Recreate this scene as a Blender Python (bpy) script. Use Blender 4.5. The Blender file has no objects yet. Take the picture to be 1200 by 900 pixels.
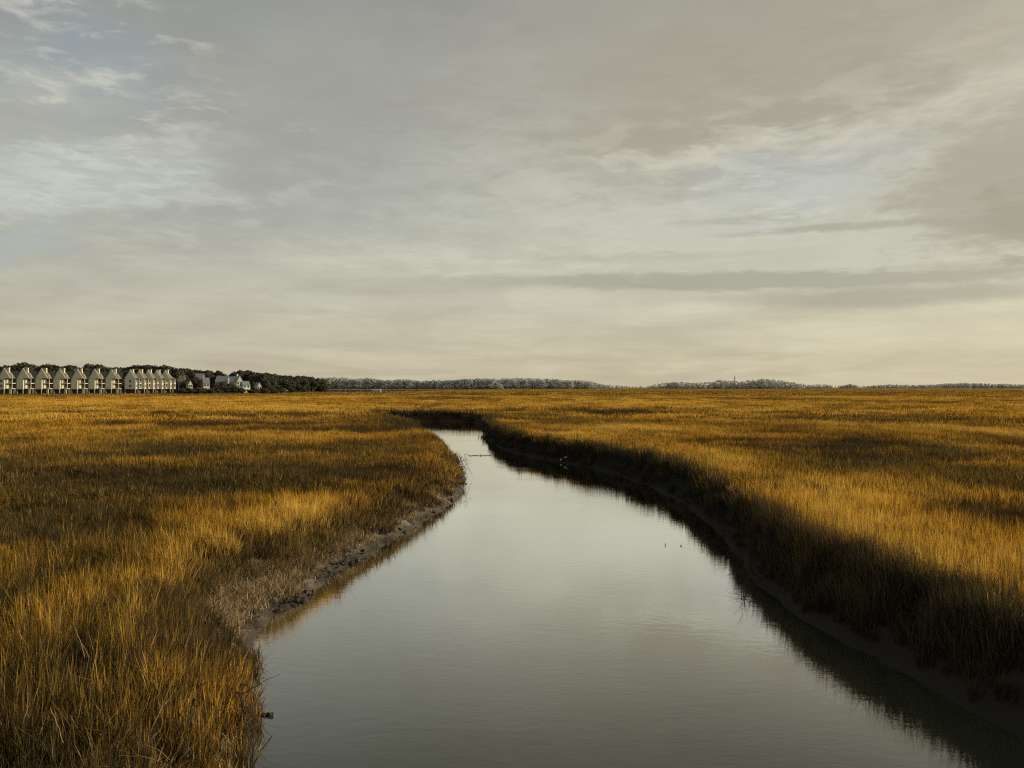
import bpy, bmesh, math, random
import numpy as np
from mathutils import Vector, Matrix

random.seed(7)
RNG = np.random.default_rng(11)
scene = bpy.context.scene
COL = scene.collection

# ------------------------------------------------------------------ camera geometry
CAM_Z, FPX, HORY = 5.0, 924.0, 453.5          # metres above the marsh floor; lens from a 1200 px wide frame
WATER_Z = -1.1


def ground_at(px, py, z=WATER_Z):
    """where the sight line of a traced photo point meets the level z (used to survey the place)"""
    d = (CAM_Z - z) * FPX / (py - HORY)
    return ((px - 600.0) / FPX * d, d)


def at_depth(px, d):
    return (px - 600.0) / FPX * d


# ------------------------------------------------------------------ numpy noise
def _hash(ix, iy, seed):
    h = (ix.astype(np.int64) * 374761393 + iy.astype(np.int64) * 668265263 + seed * 974634777) & 0x7fffffff
    h = ((h ^ (h >> 13)) * 1274126177) & 0x7fffffff
    h = h ^ (h >> 16)
    return (h & 0xffff) / 65535.0


def vnoise(x, y, seed=0):
    x = np.asarray(x, float); y = np.asarray(y, float)
    ix = np.floor(x); iy = np.floor(y)
    fx = x - ix; fy = y - iy
    fx = fx * fx * (3 - 2 * fx); fy = fy * fy * (3 - 2 * fy)
    a = _hash(ix, iy, seed); b = _hash(ix + 1, iy, seed)
    c = _hash(ix, iy + 1, seed); d = _hash(ix + 1, iy + 1, seed)
    return (a * (1 - fx) + b * fx) * (1 - fy) + (c * (1 - fx) + d * fx) * fy


def fbm(x, y, seed=0, octv=4):
    s = 0; a = 0.5; t = 0
    for o in range(octv):
        s = s + a * vnoise(x * 2 ** o + 17.3 * o, y * 2 ** o - 9.1 * o, seed + o)
        t += a; a *= 0.5
    return s / t


def sstep(a, b, v):
    t = np.clip((v - a) / (b - a), 0, 1)
    return t * t * (3 - 2 * t)


# ------------------------------------------------------------------ the creek
left_px = [(300, 735), (330, 716), (372, 690), (392, 668), (430, 652), (480, 621), (530, 591), (546, 571), (546, 556)]
right_px = [(1200, 868), (1150, 841), (1100, 812), (1050, 785), (1000, 757), (950, 729), (905, 698), (884, 683), (868, 655),
            (846, 628), (815, 598), (780, 577), (740, 561), (700, 549.5), (650, 540), (618, 533.5), (590, 527), (575, 518)]
LEFT = [(-5.2, -12), (-4.6, 0), (-4.1, 8), (-4.0, 10.5), (-4.3, 12.6), (-4.7, 14.2), (-5.25, 16.0), (-5.9, 18.0)] + \
       [ground_at(*p) for p in left_px] + [(-4.6, 66), (-6.3, 78), (-8.8, 88), (-10.6, 98), (-13.5, 109), (-19, 120), (-27, 130)]
RIGHT = [(9.5, -12), (9.3, 0), (9.1, 8)] + [ground_at(*p) for p in right_px] + \
        [(-3.0, 98), (-3.3, 108), (-3.7, 120), (-4.6, 131), (-8, 138), (-14, 140.5), (-21, 138), (-26, 134), (-28, 131)]


def smooth_line(pts, it=2):
    p = [np.array(a, float) for a in pts]
    for _ in range(it):
        q = [p[0]]
        for a, b in zip(p[:-1], p[1:]):
            q += [a * .75 + b * .25, a * .25 + b * .75]
        q.append(p[-1]); p = q
    return np.array(p)


LEFT_L, RIGHT_L = smooth_line(LEFT), smooth_line(RIGHT)
CREEK = np.concatenate([LEFT_L, RIGHT_L[::-1]])


def dist_line(x, y, line):
    best = np.full(x.shape, 1e9)
    for (ax, ay), (bx, by) in zip(line[:-1], line[1:]):
        dx, dy = bx - ax, by - ay
        t = np.clip(((x - ax) * dx + (y - ay) * dy) / (dx * dx + dy * dy + 1e-9), 0, 1)
        best = np.minimum(best, np.hypot(x - ax - t * dx, y - ay - t * dy))
    return best


def inside(x, y, poly):
    r = np.zeros(x.shape, bool)
    n = len(poly)
    for i in range(n):
        x1, y1 = poly[i]; x2, y2 = poly[(i + 1) % n]
        if y1 == y2: continue
        c = ((y1 > y) != (y2 > y)) & (x < (x2 - x1) * (y - y1) / (y2 - y1) + x1)
        r ^= c
    return r


def creek_sd(x, y):
    """distance to the waterline (positive on land) and whether the nearest bank is the left one"""
    x = np.asarray(x, float); y = np.asarray(y, float)
    dl = np.full(x.shape, 400.0); dr = np.full(x.shape, 400.0)
    near = (y < 170) & (x > -120) & (x < 60)
    if near.any():
        dl[near] = dist_line(x[near], y[near], LEFT_L)
        dr[near] = dist_line(x[near], y[near], RIGHT_L)
        ins = inside(x[near], y[near], CREEK)
    s = np.minimum(dl, dr)
    if near.any():
        t = s[near]; t[ins] *= -1; s[near] = t
    s = s + np.where(np.abs(s) < 6, (fbm(x * .9, y * .9, 5, 3) - .5) * 0.5, 0)
    # left-bank membership: left of the creek and nearer than its far bend
    left = dl < dr
    return s, left


SHORE = [(-1500, -50), (-470, 330), (-300, 420), (-268, 436), (-236, 464), (-212, 490), (-176, 512), (-160, 560), (-152, 600), (-146, 655), (-150, 700), (-230, 900), (-1500, 1500)]


def shore_sd(x, y):
    d = dist_line(x, y, np.array(SHORE, float))
    ins = inside(x, y, SHORE)
    return np.where(ins, d, -d)


def bay_field(x, y):
    px = 600 + FPX * x / np.maximum(y, 1)
    near = 615 + np.clip(px - 432, 0, 400) * 4.2
    return sstep(0, 35, y - near) * (1 - sstep(1860, 1930, y)) * sstep(372, 378, px) * (1 - sstep(640, 690, px))


def height(x, y):
    x = np.asarray(x, float); y = np.asarray(y, float)
    s, left = creek_sd(x, y)
    w = np.where(left, np.where(y < 18, 1.3, 1.9), 1.25 - .6 * sstep(22, 30, y)) * np.where(y > 84, .7, 1.) * (1 + .35 * (fbm(x * .35, y * .35, 9, 2) - .5))
    # wider mud shelf in the cove on the left bank
    cove = np.exp(-(((x + 7.3) / 1.7) ** 2 + ((y - 21.3) / 2.0) ** 2))
    w = w * (1 + .7 * cove)
    t = np.clip(s / w, 0, 1)
    prof = np.where(left, t ** 1.15, t * .55 + .45 * sstep(.35, 1, t))
    h = WATER_Z + (-WATER_Z) * prof
    h = np.where(s < 0, WATER_Z + np.maximum(s, -3.5) * 0.42, h)
    rough = fbm(x * 2.6, y * 2.6, 21, 4) - .5
    fine = fbm(x * 9, y * 9, 33, 3) - .5
    edge = np.exp(-((s - .9) / 1.1) ** 2)
    h = h + edge * np.where(left, .30 * rough + .15 * fine, .10 * rough + .03 * fine)
    h = h + np.where(s > 1, (fbm(x * .12, y * .12, 40, 3) - .5) * .22, 0)
    # the bay beyond the marsh, and the rise the houses stand on
    bay = bay_field(x, y)
    h = h - 4.0 * bay
    sd = shore_sd(x, y)
    h = h + 1.5 * sstep(-4, 12, sd)
    return h


def ground_z(x, y):
    return float(height(np.array([x]), np.array([y]))[0])


# ------------------------------------------------------------------ small node language
class NT:
    def __init__(self, tree):
        self.t = tree; self.n = tree.nodes; self.l = tree.links

    def put(self, v, sock):
        if isinstance(v, X): v = v.s
        if isinstance(v, bpy.types.NodeSocket): self.l.new(v, sock)
        else:
            if sock.type == 'RGBA' and len(v) == 3: v = (*v, 1)
            sock.default_value = v

    def m(self, op, *a, clamp=False):
        nd = self.n.new('ShaderNodeMath'); nd.operation = op; nd.use_clamp = clamp
        for i, v in enumerate(a): self.put(v, nd.inputs[i])
        return X(self, nd.outputs[0])

    def remap(self, v, a, b, c=0., d=1., smooth=True):
        nd = self.n.new('ShaderNodeMapRange'); nd.interpolation_type = 'SMOOTHSTEP' if smooth else 'LINEAR'
        for i, q in enumerate((v, a, b, c, d)): self.put(q, nd.inputs[i])
        return X(self, nd.outputs[0])

    def noise(self, vec=None, scale=1., detail=4., rough=.5, dist=0., dim='3D'):
        nd = self.n.new('ShaderNodeTexNoise'); nd.noise_dimensions = dim
        if vec is not None: self.put(vec, nd.inputs['Vector'])
        nd.inputs['Scale'].default_value = scale; nd.inputs['Detail'].default_value = detail
        nd.inputs['Roughness'].default_value = rough; nd.inputs['Distortion'].default_value = dist
        return X(self, nd.outputs['Fac'])

    def vec(self, x, y, z=0.):
        nd = self.n.new('ShaderNodeCombineXYZ')
        for i, q in enumerate((x, y, z)): self.put(q, nd.inputs[i])
        return nd.outputs[0]

    def sep(self, v):
        nd = self.n.new('ShaderNodeSeparateXYZ'); self.put(v, nd.inputs[0])
        return [X(self, o) for o in nd.outputs]

    def mapping(self, v, scale):
        nd = self.n.new('ShaderNodeMapping'); self.put(v, nd.inputs['Vector']); nd.inputs['Scale'].default_value = scale
        return nd.outputs[0]

    def mix(self, f, a, b, blend='MIX'):
        nd = self.n.new('ShaderNodeMix'); nd.data_type = 'RGBA'; nd.blend_type = blend
        self.put(f, nd.inputs[0]); self.put(a, nd.inputs[6]); self.put(b, nd.inputs[7])
        return nd.outputs[2]

    def attr(self, name, typ='GEOMETRY'):
        nd = self.n.new('ShaderNodeAttribute'); nd.attribute_name = name; nd.attribute_type = typ
        return X(self, nd.outputs['Fac'])

    def ramp(self, f, stops):
        nd = self.n.new('ShaderNodeValToRGB'); self.put(f, nd.inputs[0])
        e = nd.color_ramp.elements
        while len(e) < len(stops): e.new(.5)
        for q, (p, c) in zip(e, stops): q.position = p; q.color = (*c, 1)
        return nd.outputs[0]


class X:
    def __init__(self, g, s): self.g = g; self.s = s
    def __add__(self, o): return self.g.m('ADD', self, o)
    __radd__ = __add__
    def __sub__(self, o): return self.g.m('SUBTRACT', self, o)
    def __rsub__(self, o): return self.g.m('SUBTRACT', o, self)
    def __mul__(self, o): return self.g.m('MULTIPLY', self, o)
    __rmul__ = __mul__
    def __truediv__(self, o): return self.g.m('DIVIDE', self, o)


def lin(r, g, b):
    f = lambda c: (c / 255 / 12.92) if c / 255 <= .04045 else ((c / 255 + .055) / 1.055) ** 2.4
    return (f(r), f(g), f(b))


def new_mat(name):
    m = bpy.data.materials.new(name); m.use_nodes = True
    g = NT(m.node_tree); g.n.clear()
    out = g.n.new('ShaderNodeOutputMaterial')
    return m, g, out


def plain_mat(name, col, rough=.8, var=.25, scale=2., bump=0., spec=.2):
    m, g, out = new_mat(name)
    geo = g.n.new('ShaderNodeNewGeometry')
    n = g.noise(geo.outputs['Position'], scale, 5, .6)
    dark = tuple(c * (1 - var) for c in col); lite = tuple(min(1, c * (1 + var)) for c in col)
    c = g.mix(n, dark, lite)
    b = g.n.new('ShaderNodeBsdfPrincipled'); g.put(c, b.inputs['Base Color']); b.inputs['Roughness'].default_value = rough
    b.inputs['Specular IOR Level'].default_value = spec
    if bump:
        bp = g.n.new('ShaderNodeBump'); bp.inputs['Strength'].default_value = bump
        bp.inputs['Distance'].default_value = .05; g.put(n, bp.inputs['Height']); g.l.new(bp.outputs[0], b.inputs['Normal'])
    g.l.new(b.outputs[0], out.inputs[0])
    return m


# ------------------------------------------------------------------ mesh helpers
def link(name, me, mat=None, parent=None):
    o = bpy.data.objects.new(name, me); COL.objects.link(o)
    if mat is not None and me is not None: me.materials.append(mat)
    if parent is not None: o.parent = parent
    return o


def tag(o, label=None, cat=None, group=None, kind=None):
    if label: o['label'] = label
    if cat: o['category'] = cat
    if group: o['group'] = group
    if kind: o['kind'] = kind
    return o


def empty(name, loc, rz=0, scale=1):
    o = bpy.data.objects.new(name, None); COL.objects.link(o); o.location = loc; o.rotation_euler = (0, 0, rz)
    o.scale = (scale,) * 3 if isinstance(scale, (int, float)) else scale
    o.empty_display_size = .2
    return o


def copy_tree(o, parent=None):
    c = o.copy(); COL.objects.link(c); c.parent = parent
    for ch in list(o.children): copy_tree(ch, c)
    return c


class MB:
    def __init__(self): self.v = []; self.f = []
    def poly(self, pts):
        i = len(self.v); self.v += [tuple(p) for p in pts]; self.f.append(tuple(range(i, i + len(pts)))); return self
    def box(self, x0, x1, y0, y1, z0, z1):
        i = len(self.v)
        self.v += [(x0, y0, z0), (x1, y0, z0), (x1, y1, z0), (x0, y1, z0), (x0, y0, z1), (x1, y0, z1), (x1, y1, z1), (x0, y1, z1)]
        self.f += [tuple(i + k for k in q) for q in ((0, 3, 2, 1), (4, 5, 6, 7), (0, 1, 5, 4), (1, 2, 6, 5), (2, 3, 7, 6), (3, 0, 4, 7))]
        return self
    def prism_y(self, prof, y0, y1):
        """profile in x-z, extruded along y"""
        i = len(self.v); n = len(prof)
        self.v += [(x, y0, z) for x, z in prof] + [(x, y1, z) for x, z in prof]
        self.f += [tuple(i + k for k in range(n)), tuple(i + n + k for k in reversed(range(n)))]
        self.f += [(i + k, i + n + k, i + n + (k + 1) % n, i + (k + 1) % n) for k in range(n)]
        return self
    def prism_x(self, prof, x0, x1):
        i = len(self.v); n = len(prof)
        self.v += [(x0, y, z) for y, z in prof] + [(x1, y, z) for y, z in prof]
        self.f += [tuple(i + k for k in reversed(range(n))), tuple(i + n + k for k in range(n))]
        self.f += [(i + k, i + (k + 1) % n, i + n + (k + 1) % n, i + n + k) for k in range(n)]
        return self
    def tube(self, pts, radii, sides=6):
        pts = [Vector(p) for p in pts]; i0 = len(self.v)
        for k, p in enumerate(pts):
            d = (pts[min(k + 1, len(pts) - 1)] - pts[max(k - 1, 0)]).normalized()
            a = d.orthogonal().normalized(); b = d.cross(a)
            r = radii[k] if isinstance(radii, (list, tuple)) else radii
            for s in range(sides):
                t = 2 * math.pi * s / sides
                self.v.append(tuple(p + (a * math.cos(t) + b * math.sin(t)) * r))
        for k in range(len(pts) - 1):
            for s in range(sides):
                a = i0 + k * sides + s; b = i0 + k * sides + (s + 1) % sides
                self.f.append((a, b, b + sides, a + sides))
        self.f.append(tuple(i0 + s for s in reversed(range(sides))))
        self.f.append(tuple(i0 + (len(pts) - 1) * sides + s for s in range(sides)))
        return self
    def build(self, name, mat, parent=None, smooth=False):
        me = bpy.data.meshes.new(name); me.from_pydata(self.v, [], self.f)
        if smooth: me.polygons.foreach_set('use_smooth', [True] * len(me.polygons))
        return link(name, me, mat, parent)


def np_mesh(name, V, F, smooth=False):
    me = bpy.data.meshes.new(name)
    V = np.asarray(V, np.float32); F = np.asarray(F, np.int32)
    me.vertices.add(len(V)); me.vertices.foreach_set('co', V.ravel())
    k = F.shape[1]
    me.loops.add(F.size); me.loops.foreach_set('vertex_index', F.ravel())
    me.polygons.add(len(F)); me.polygons.foreach_set('loop_start', np.arange(len(F), dtype=np.int32) * k)
    me.polygons.foreach_set('loop_total', np.full(len(F), k, np.int32))
    if smooth: me.polygons.foreach_set('use_smooth', np.ones(len(F), bool))
    me.update(calc_edges=True)
    return me


def set_attr(me, name, data, typ='FLOAT', dom='POINT'):
    a = me.attributes.new(name, typ, dom)
    a.data.foreach_set('vector' if typ == 'FLOAT_VECTOR' else 'value', np.asarray(data).ravel())


# ------------------------------------------------------------------ terrain
def build_ground():
    ang = np.concatenate([np.linspace(-100, -44, 40, endpoint=False), np.linspace(-44, 44, 520), np.linspace(44.8, 100, 40)])
    ang = np.radians(ang)
    rad = np.concatenate([np.linspace(1.5, 6, 8, endpoint=False), 6 * np.exp(np.linspace(0, math.log(150 / 6), 420, endpoint=False)),
                          150 * np.exp(np.linspace(0, math.log(9000 / 150), 150))])
    A, R = np.meshgrid(ang, rad)
    Xc = R * np.sin(A); Yc = R * np.cos(A) - 2.0
    Z = height(Xc.ravel(), Yc.ravel())
    V = np.stack([Xc.ravel(), Yc.ravel(), Z], 1)
    nr, na = A.shape
    i = np.arange(nr - 1)[:, None] * na + np.arange(na - 1)[None, :]
    F = np.stack([i, i + 1, i + 1 + na, i + na], -1).reshape(-1, 4)[:, ::-1]
    me = np_mesh('marsh_ground', V, F, True)
    s, left = creek_sd(V[:, 0], V[:, 1])
    set_attr(me, 'bank', np.clip(s, -2, 8))
    set_attr(me, 'leftside', left.astype(np.float32))
    set_attr(me, 'far', sstep(90, 330, np.hypot(V[:, 0], V[:, 1])))
    sd = shore_sd(V[:, 0], V[:, 1]); set_attr(me, 'lawn', sstep(-2, 6, sd))
    m, g, out = new_mat('mud_and_marsh_floor')
    geo = g.n.new('ShaderNodeNewGeometry'); P = geo.outputs['Position']
    px, py, pz = g.sep(P)
    bank = g.attr('bank'); lf = g.attr('leftside'); far = g.attr('far'); lawn = g.attr('lawn')
    n1 = g.noise(P, 1.1, 6, .6); n2 = g.noise(P, 14, 5, .65); n3 = g.noise(P, 60, 3, .6)
    n4 = g.noise(P, .09, 4, .55)
    mud = g.ramp(n1 * .55 + n2 * .3 + n3 * .15, [(.36, (.040, .033, .023)), (.5, (.115, .094, .062)), (.60, (.35, .295, .20))])
    mudr = g.mix(n2, (.024, .022, .018), (.048, .043, .034))  # right bank mud coloured darker to carry the shade of that bank
    mudr = g.mix(g.remap(py, 20., 34.), mudr, (.013, .012, .0095))
    mud = g.mix(lf, mudr, mud)
    wet = g.remap(pz + (n2 - .5) * .12, WATER_Z + .02, WATER_Z + .42, 1., 0.)
    mud = g.mix(wet * .75, mud, (.030, .026, .019))
    under = g.mix(n2, (.022, .017, .010), (.06, .044, .022))
    c = g.mix(g.remap(bank + (n1 - .5) * 1.2, 1.2, 2.4), mud, under)
    farc = g.ramp(n4 * .6 + n1 * .4, [(.3, (.15, .085, .022)), (.7, (.30, .18, .045))])
    c = g.mix(far, c, farc)
    c = g.mix(lawn, c, (.05, .055, .025))
    b = g.n.new('ShaderNodeBsdfPrincipled'); g.put(c, b.inputs['Base Color'])
    g.put(.9 - wet * lf * .45, b.inputs['Roughness'])
    g.put(.06 + lf * .25, b.inputs['Specular IOR Level'])
    bp = g.n.new('ShaderNodeBump'); bp.inputs['Strength'].default_value = .8; bp.inputs['Distance'].default_value = .05
    g.put(n2 * .7 + n3 * .35, bp.inputs['Height']); g.l.new(bp.outputs[0], b.inputs['Normal'])
    g.l.new(b.outputs[0], out.inputs[0])
    o = link('marsh_ground', me, m); tag(o, kind='structure', label='muddy marsh floor and creek banks under the grass')


def build_water():
    # one level sheet: dense enough only where needed; detail comes from the material
    me = bpy.data.meshes.new('creek_water')
    S = 9000
    me.from_pydata([(-S, -30, WATER_Z), (S, -30, WATER_Z), (S, S, WATER_Z), (-S, S, WATER_Z)], [], [(0, 1, 2, 3)])
    m, g, out = new_mat('tidal_water')
    geo = g.n.new('ShaderNodeNewGeometry'); P = geo.outputs['Position']
    a = g.noise(g.mapping(P, (1.0, 1.9, 1)), 2.3, 3, .55)
    b_ = g.noise(g.mapping(P, (1.0, 2.6, 1)), 8.5, 3, .5)
    big = g.noise(g.mapping(P, (.35, .6, 1)), .55, 2, .5)
    patch = g.remap(g.noise(g.mapping(P, (.6, 1.3, 1)), .16, 3, .5), .42, .60, .10, 1.)
    hgt = (a * .55 + b_ * .30 * patch) + big * .5
    bp = g.n.new('ShaderNodeBump'); bp.inputs['Strength'].default_value = 1.; bp.inputs['Distance'].default_value = .0042
    g.put(hgt, bp.inputs['Height'])
    fr = g.n.new('ShaderNodeLayerWeight'); fr.inputs['Blend'].default_value = .5; g.l.new(bp.outputs[0], fr.inputs['Normal'])
    refl = g.remap(X(g, fr.outputs['Facing']), .52, .875, .15, 1.0, smooth=True)
    gl = g.n.new('ShaderNodeBsdfGlossy'); gl.inputs['Roughness'].default_value = .035; gl.inputs['Color'].default_value = (.985, .985, .94, 1)
    g.l.new(bp.outputs[0], gl.inputs['Normal'])
    df = g.n.new('ShaderNodeBsdfDiffuse')
    g.put(g.mix(big, (.030, .034, .021), (.042, .046, .029)), df.inputs['Color'])
    mx = g.n.new('ShaderNodeMixShader'); g.put(refl, mx.inputs[0]); g.l.new(df.outputs[0], mx.inputs[1]); g.l.new(gl.outputs[0], mx.inputs[2])
    g.l.new(mx.outputs[0], out.inputs[0])
    o = link('creek_water', me, m); tag(o, kind='structure', label='calm tidal creek winding through the marsh')


# ------------------------------------------------------------------ grass
PROTO = bpy.data.collections.new('grass_clumps')


def blade_clump(name, n, radius, hmin, hmax, wid, lean, seed, mat, segs=3, tuft=0.):
    r = np.random.default_rng(seed)
    V = []; F = []; H = []; Rn = []
    for k in range(n):
        a = r.uniform(0, 2 * math.pi); q = radius * math.sqrt(r.uniform())
        bx, by = q * math.cos(a), q * math.sin(a)
        h = r.uniform(hmin, hmax) * (1 - .25 * (q / radius) * tuft)
        la = r.uniform(0, 2 * math.pi) if r.uniform() < .6 else a
        ln = abs(r.normal(0, lean)) + .02
        curve = r.uniform(.2, 1.2)
        fa = r.uniform(0, 2 * math.pi)               # facing
        wx, wy = math.cos(fa), math.sin(fa)
        w = wid * r.uniform(.6, 1.3)
        rn = r.uniform()
        i = len(V)
        bend = r.uniform() < .11
        for sgi in range(segs + 1):
            t = sgi / segs
            off = ln * h * (t * (1 - curve * .5) + curve * .5 * t * t * 1.6)
            z = h * (t - .10 * curve * t * t * min(1, ln * 3))
            if bend and t > .6: z -= h * .35 * (t - .6); off += h * .5 * (t - .6)
            cx = bx + math.cos(la) * off; cy = by + math.sin(la) * off
            ww = w * (1 - t ** 1.6 * .92) * .5 * (1.0 if t > .05 else .8)
            if sgi < segs:
                V += [(cx - wx * ww, cy - wy * ww, z), (cx + wx * ww, cy + wy * ww, z)]; H += [t, t]; Rn += [rn, rn]
            else:
                V += [(cx - wx * ww * .3, cy - wy * ww * .3, z), (cx + wx * ww * .3, cy + wy * ww * .3, z)]; H += [1, 1]; Rn += [rn, rn]
        for sgi in range(segs):
            b = i + 2 * sgi
            F.append((b, b + 1, b + 3, b + 2))
    me = np_mesh(name, V, F)
    set_attr(me, 'h', np.array(H, np.float32)); set_attr(me, 'rnd', np.array(Rn, np.float32))
    me.materials.append(mat)
    o = bpy.data.objects.new(name, me)
    return o


def grass_material():
    m, g, out = new_mat('golden_marsh_grass')
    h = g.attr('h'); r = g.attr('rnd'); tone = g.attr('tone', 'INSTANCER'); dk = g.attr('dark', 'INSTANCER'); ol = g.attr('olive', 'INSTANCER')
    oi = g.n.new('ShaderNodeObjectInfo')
    # tone 0 = dull dark stand and painted near shade, 1 = bright golden stand
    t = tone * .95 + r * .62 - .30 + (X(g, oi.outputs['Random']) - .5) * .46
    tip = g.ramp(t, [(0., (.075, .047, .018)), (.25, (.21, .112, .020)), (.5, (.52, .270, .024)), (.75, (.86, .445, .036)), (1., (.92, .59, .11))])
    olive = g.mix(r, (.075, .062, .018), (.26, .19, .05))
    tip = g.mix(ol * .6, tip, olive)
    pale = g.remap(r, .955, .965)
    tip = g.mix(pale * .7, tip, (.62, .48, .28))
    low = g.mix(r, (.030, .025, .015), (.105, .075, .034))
    hh = g.remap(h + (r - .5) * .34, .48, .94, smooth=True)  # shade between clumps painted in: blades darken toward the base
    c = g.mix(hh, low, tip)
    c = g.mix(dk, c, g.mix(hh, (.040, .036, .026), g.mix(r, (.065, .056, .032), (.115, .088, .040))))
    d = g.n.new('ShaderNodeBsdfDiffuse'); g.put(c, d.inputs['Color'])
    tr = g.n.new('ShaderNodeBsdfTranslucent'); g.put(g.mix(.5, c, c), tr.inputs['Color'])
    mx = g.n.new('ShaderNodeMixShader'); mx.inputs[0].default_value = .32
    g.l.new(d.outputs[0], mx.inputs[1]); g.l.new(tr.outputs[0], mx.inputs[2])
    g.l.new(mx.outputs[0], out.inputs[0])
    return m


def scatter_group(coll, name):
    ng = bpy.data.node_groups.new(name, 'GeometryNodeTree')
    ng.interface.new_socket('Geometry', in_out='INPUT', socket_type='NodeSocketGeometry')
    ng.interface.new_socket('Geometry', in_out='OUTPUT', socket_type='NodeSocketGeometry')
    N = ng.nodes; L = ng.links
    gi = N.new('NodeGroupInput'); go = N.new('NodeGroupOutput')
    ip = N.new('GeometryNodeInstanceOnPoints'); ci = N.new('GeometryNodeCollectionInfo')
    ci.inputs['Collection'].default_value = coll; ci.inputs['Separate Children'].default_value = True; ci.inputs['Reset Children'].default_value = True
    ip.inputs['Pick Instance'].default_value = True

    def at(nm, dt):
        a = N.new('GeometryNodeInputNamedAttribute'); a.data_type = dt; a.inputs['Name'].default_value = nm
        return next(s for s in a.outputs if s.enabled)
    L.new(gi.outputs[0], ip.inputs['Points']); L.new(ci.outputs[0], ip.inputs['Instance'])
    L.new(at('pick', 'INT'), ip.inputs['Instance Index'])
    L.new(at('rot', 'FLOAT_VECTOR'), ip.inputs['Rotation']); L.new(at('scl', 'FLOAT_VECTOR'), ip.inputs['Scale'])
    L.new(ip.outputs[0], go.inputs[0])
    return ng


def scatter_object(name, coll, P, rot, scl, pick, attrs):
    me = bpy.data.meshes.new(name); me.vertices.add(len(P)); me.vertices.foreach_set('co', np.asarray(P, np.float32).ravel())
    set_attr(me, 'rot', rot.astype(np.float32), 'FLOAT_VECTOR'); set_attr(me, 'scl', scl.astype(np.float32), 'FLOAT_VECTOR')
    set_attr(me, 'pick', pick.astype(np.int32), 'INT')
    for k, v in attrs.items(): set_attr(me, k, v.astype(np.float32))
    o = link(name, me)
    md = o.modifiers.new('scatter', 'NODES'); md.node_group = scatter_group(coll, name + '_nodes')
    return o


# stands of grass, some DULL ones painted shade, surveyed on the ground: (px, py, half width px, half depth px, strength)
BRIGHT = [(165, 690, 75, 38, .55), (225, 622, 60, 26, .45), (345, 612, 75, 24, .45), (480, 560, 55, 22, .35), (60, 640, 60, 22, .15), (230, 760, 60, 40, .15),
          (870, 530, 60, 12, .35), (1000, 585, 90, 26, .40), (1130, 640, 90, 30, .30), (690, 500, 110, 8, .30), (1090, 500, 60, 7, .45), (1000, 497, 70, 6, .25),
          (380, 590, 120, 14, .20), (120, 522, 120, 4, .35), (60, 500, 140, 6, .2), (300, 480, 200, 6, .2), (520, 520, 20, 12, .3), (620, 470, 200, 5, .12),
          (950, 560, 60, 12, .2), (1150, 570, 80, 10, .2), (40, 770, 60, 30, .1), (800, 490, 120, 6, .15)]
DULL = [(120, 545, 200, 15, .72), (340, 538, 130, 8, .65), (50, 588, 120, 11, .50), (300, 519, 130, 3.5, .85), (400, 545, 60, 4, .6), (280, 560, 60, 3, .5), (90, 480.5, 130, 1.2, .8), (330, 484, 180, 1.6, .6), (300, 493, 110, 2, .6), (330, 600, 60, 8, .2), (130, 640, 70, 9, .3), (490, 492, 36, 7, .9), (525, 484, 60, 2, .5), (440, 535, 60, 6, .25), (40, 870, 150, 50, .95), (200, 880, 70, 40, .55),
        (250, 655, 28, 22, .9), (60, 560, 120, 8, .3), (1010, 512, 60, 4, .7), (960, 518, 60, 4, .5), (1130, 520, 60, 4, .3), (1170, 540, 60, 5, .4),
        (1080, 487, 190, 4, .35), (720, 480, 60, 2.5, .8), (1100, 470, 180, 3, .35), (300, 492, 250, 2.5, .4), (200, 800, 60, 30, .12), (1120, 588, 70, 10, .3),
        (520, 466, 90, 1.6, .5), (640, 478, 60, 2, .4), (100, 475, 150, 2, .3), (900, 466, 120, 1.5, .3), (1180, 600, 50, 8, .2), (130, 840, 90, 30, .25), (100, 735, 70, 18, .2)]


def stand_fields(x, y):
    tone = .42 + (fbm(x * .17, y * .11, 71, 4) - .5) * 1.5 + (fbm(x * .03, y * .012, 75, 3) - .5) * .7
    # narrow lower stands lying across the view in the middle distance
    st = fbm(x * .045, y * .30, 171, 4)
    mid = sstep(30, 45, y) * (1 - sstep(130, 260, y) * .6)
    dk = sstep(.56, .64, st) * mid * .42
    tone = tone + .15 + .12 * sstep(100, 220, y) - dk * .6 + sstep(.46, .36, st) * mid * .12
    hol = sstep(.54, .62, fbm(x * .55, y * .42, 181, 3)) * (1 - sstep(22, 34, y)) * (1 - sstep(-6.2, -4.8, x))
    tone = tone - .36 * (1 - sstep(8, 19, y)) - .5 * hol - .10 * sstep(20, 12, y) * 0  # foreground shade and dark hollows painted into the near grass tone
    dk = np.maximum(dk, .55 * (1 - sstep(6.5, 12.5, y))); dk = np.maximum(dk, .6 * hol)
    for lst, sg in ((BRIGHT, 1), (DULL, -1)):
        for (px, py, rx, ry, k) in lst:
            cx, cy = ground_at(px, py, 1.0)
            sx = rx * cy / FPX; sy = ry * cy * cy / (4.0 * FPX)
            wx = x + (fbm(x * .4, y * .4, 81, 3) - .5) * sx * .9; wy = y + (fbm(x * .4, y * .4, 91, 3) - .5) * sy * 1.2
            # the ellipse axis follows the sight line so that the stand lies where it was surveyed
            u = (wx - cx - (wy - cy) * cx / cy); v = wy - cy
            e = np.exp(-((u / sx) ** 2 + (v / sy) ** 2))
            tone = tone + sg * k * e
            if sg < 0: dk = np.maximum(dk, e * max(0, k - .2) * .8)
    return tone, dk


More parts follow.
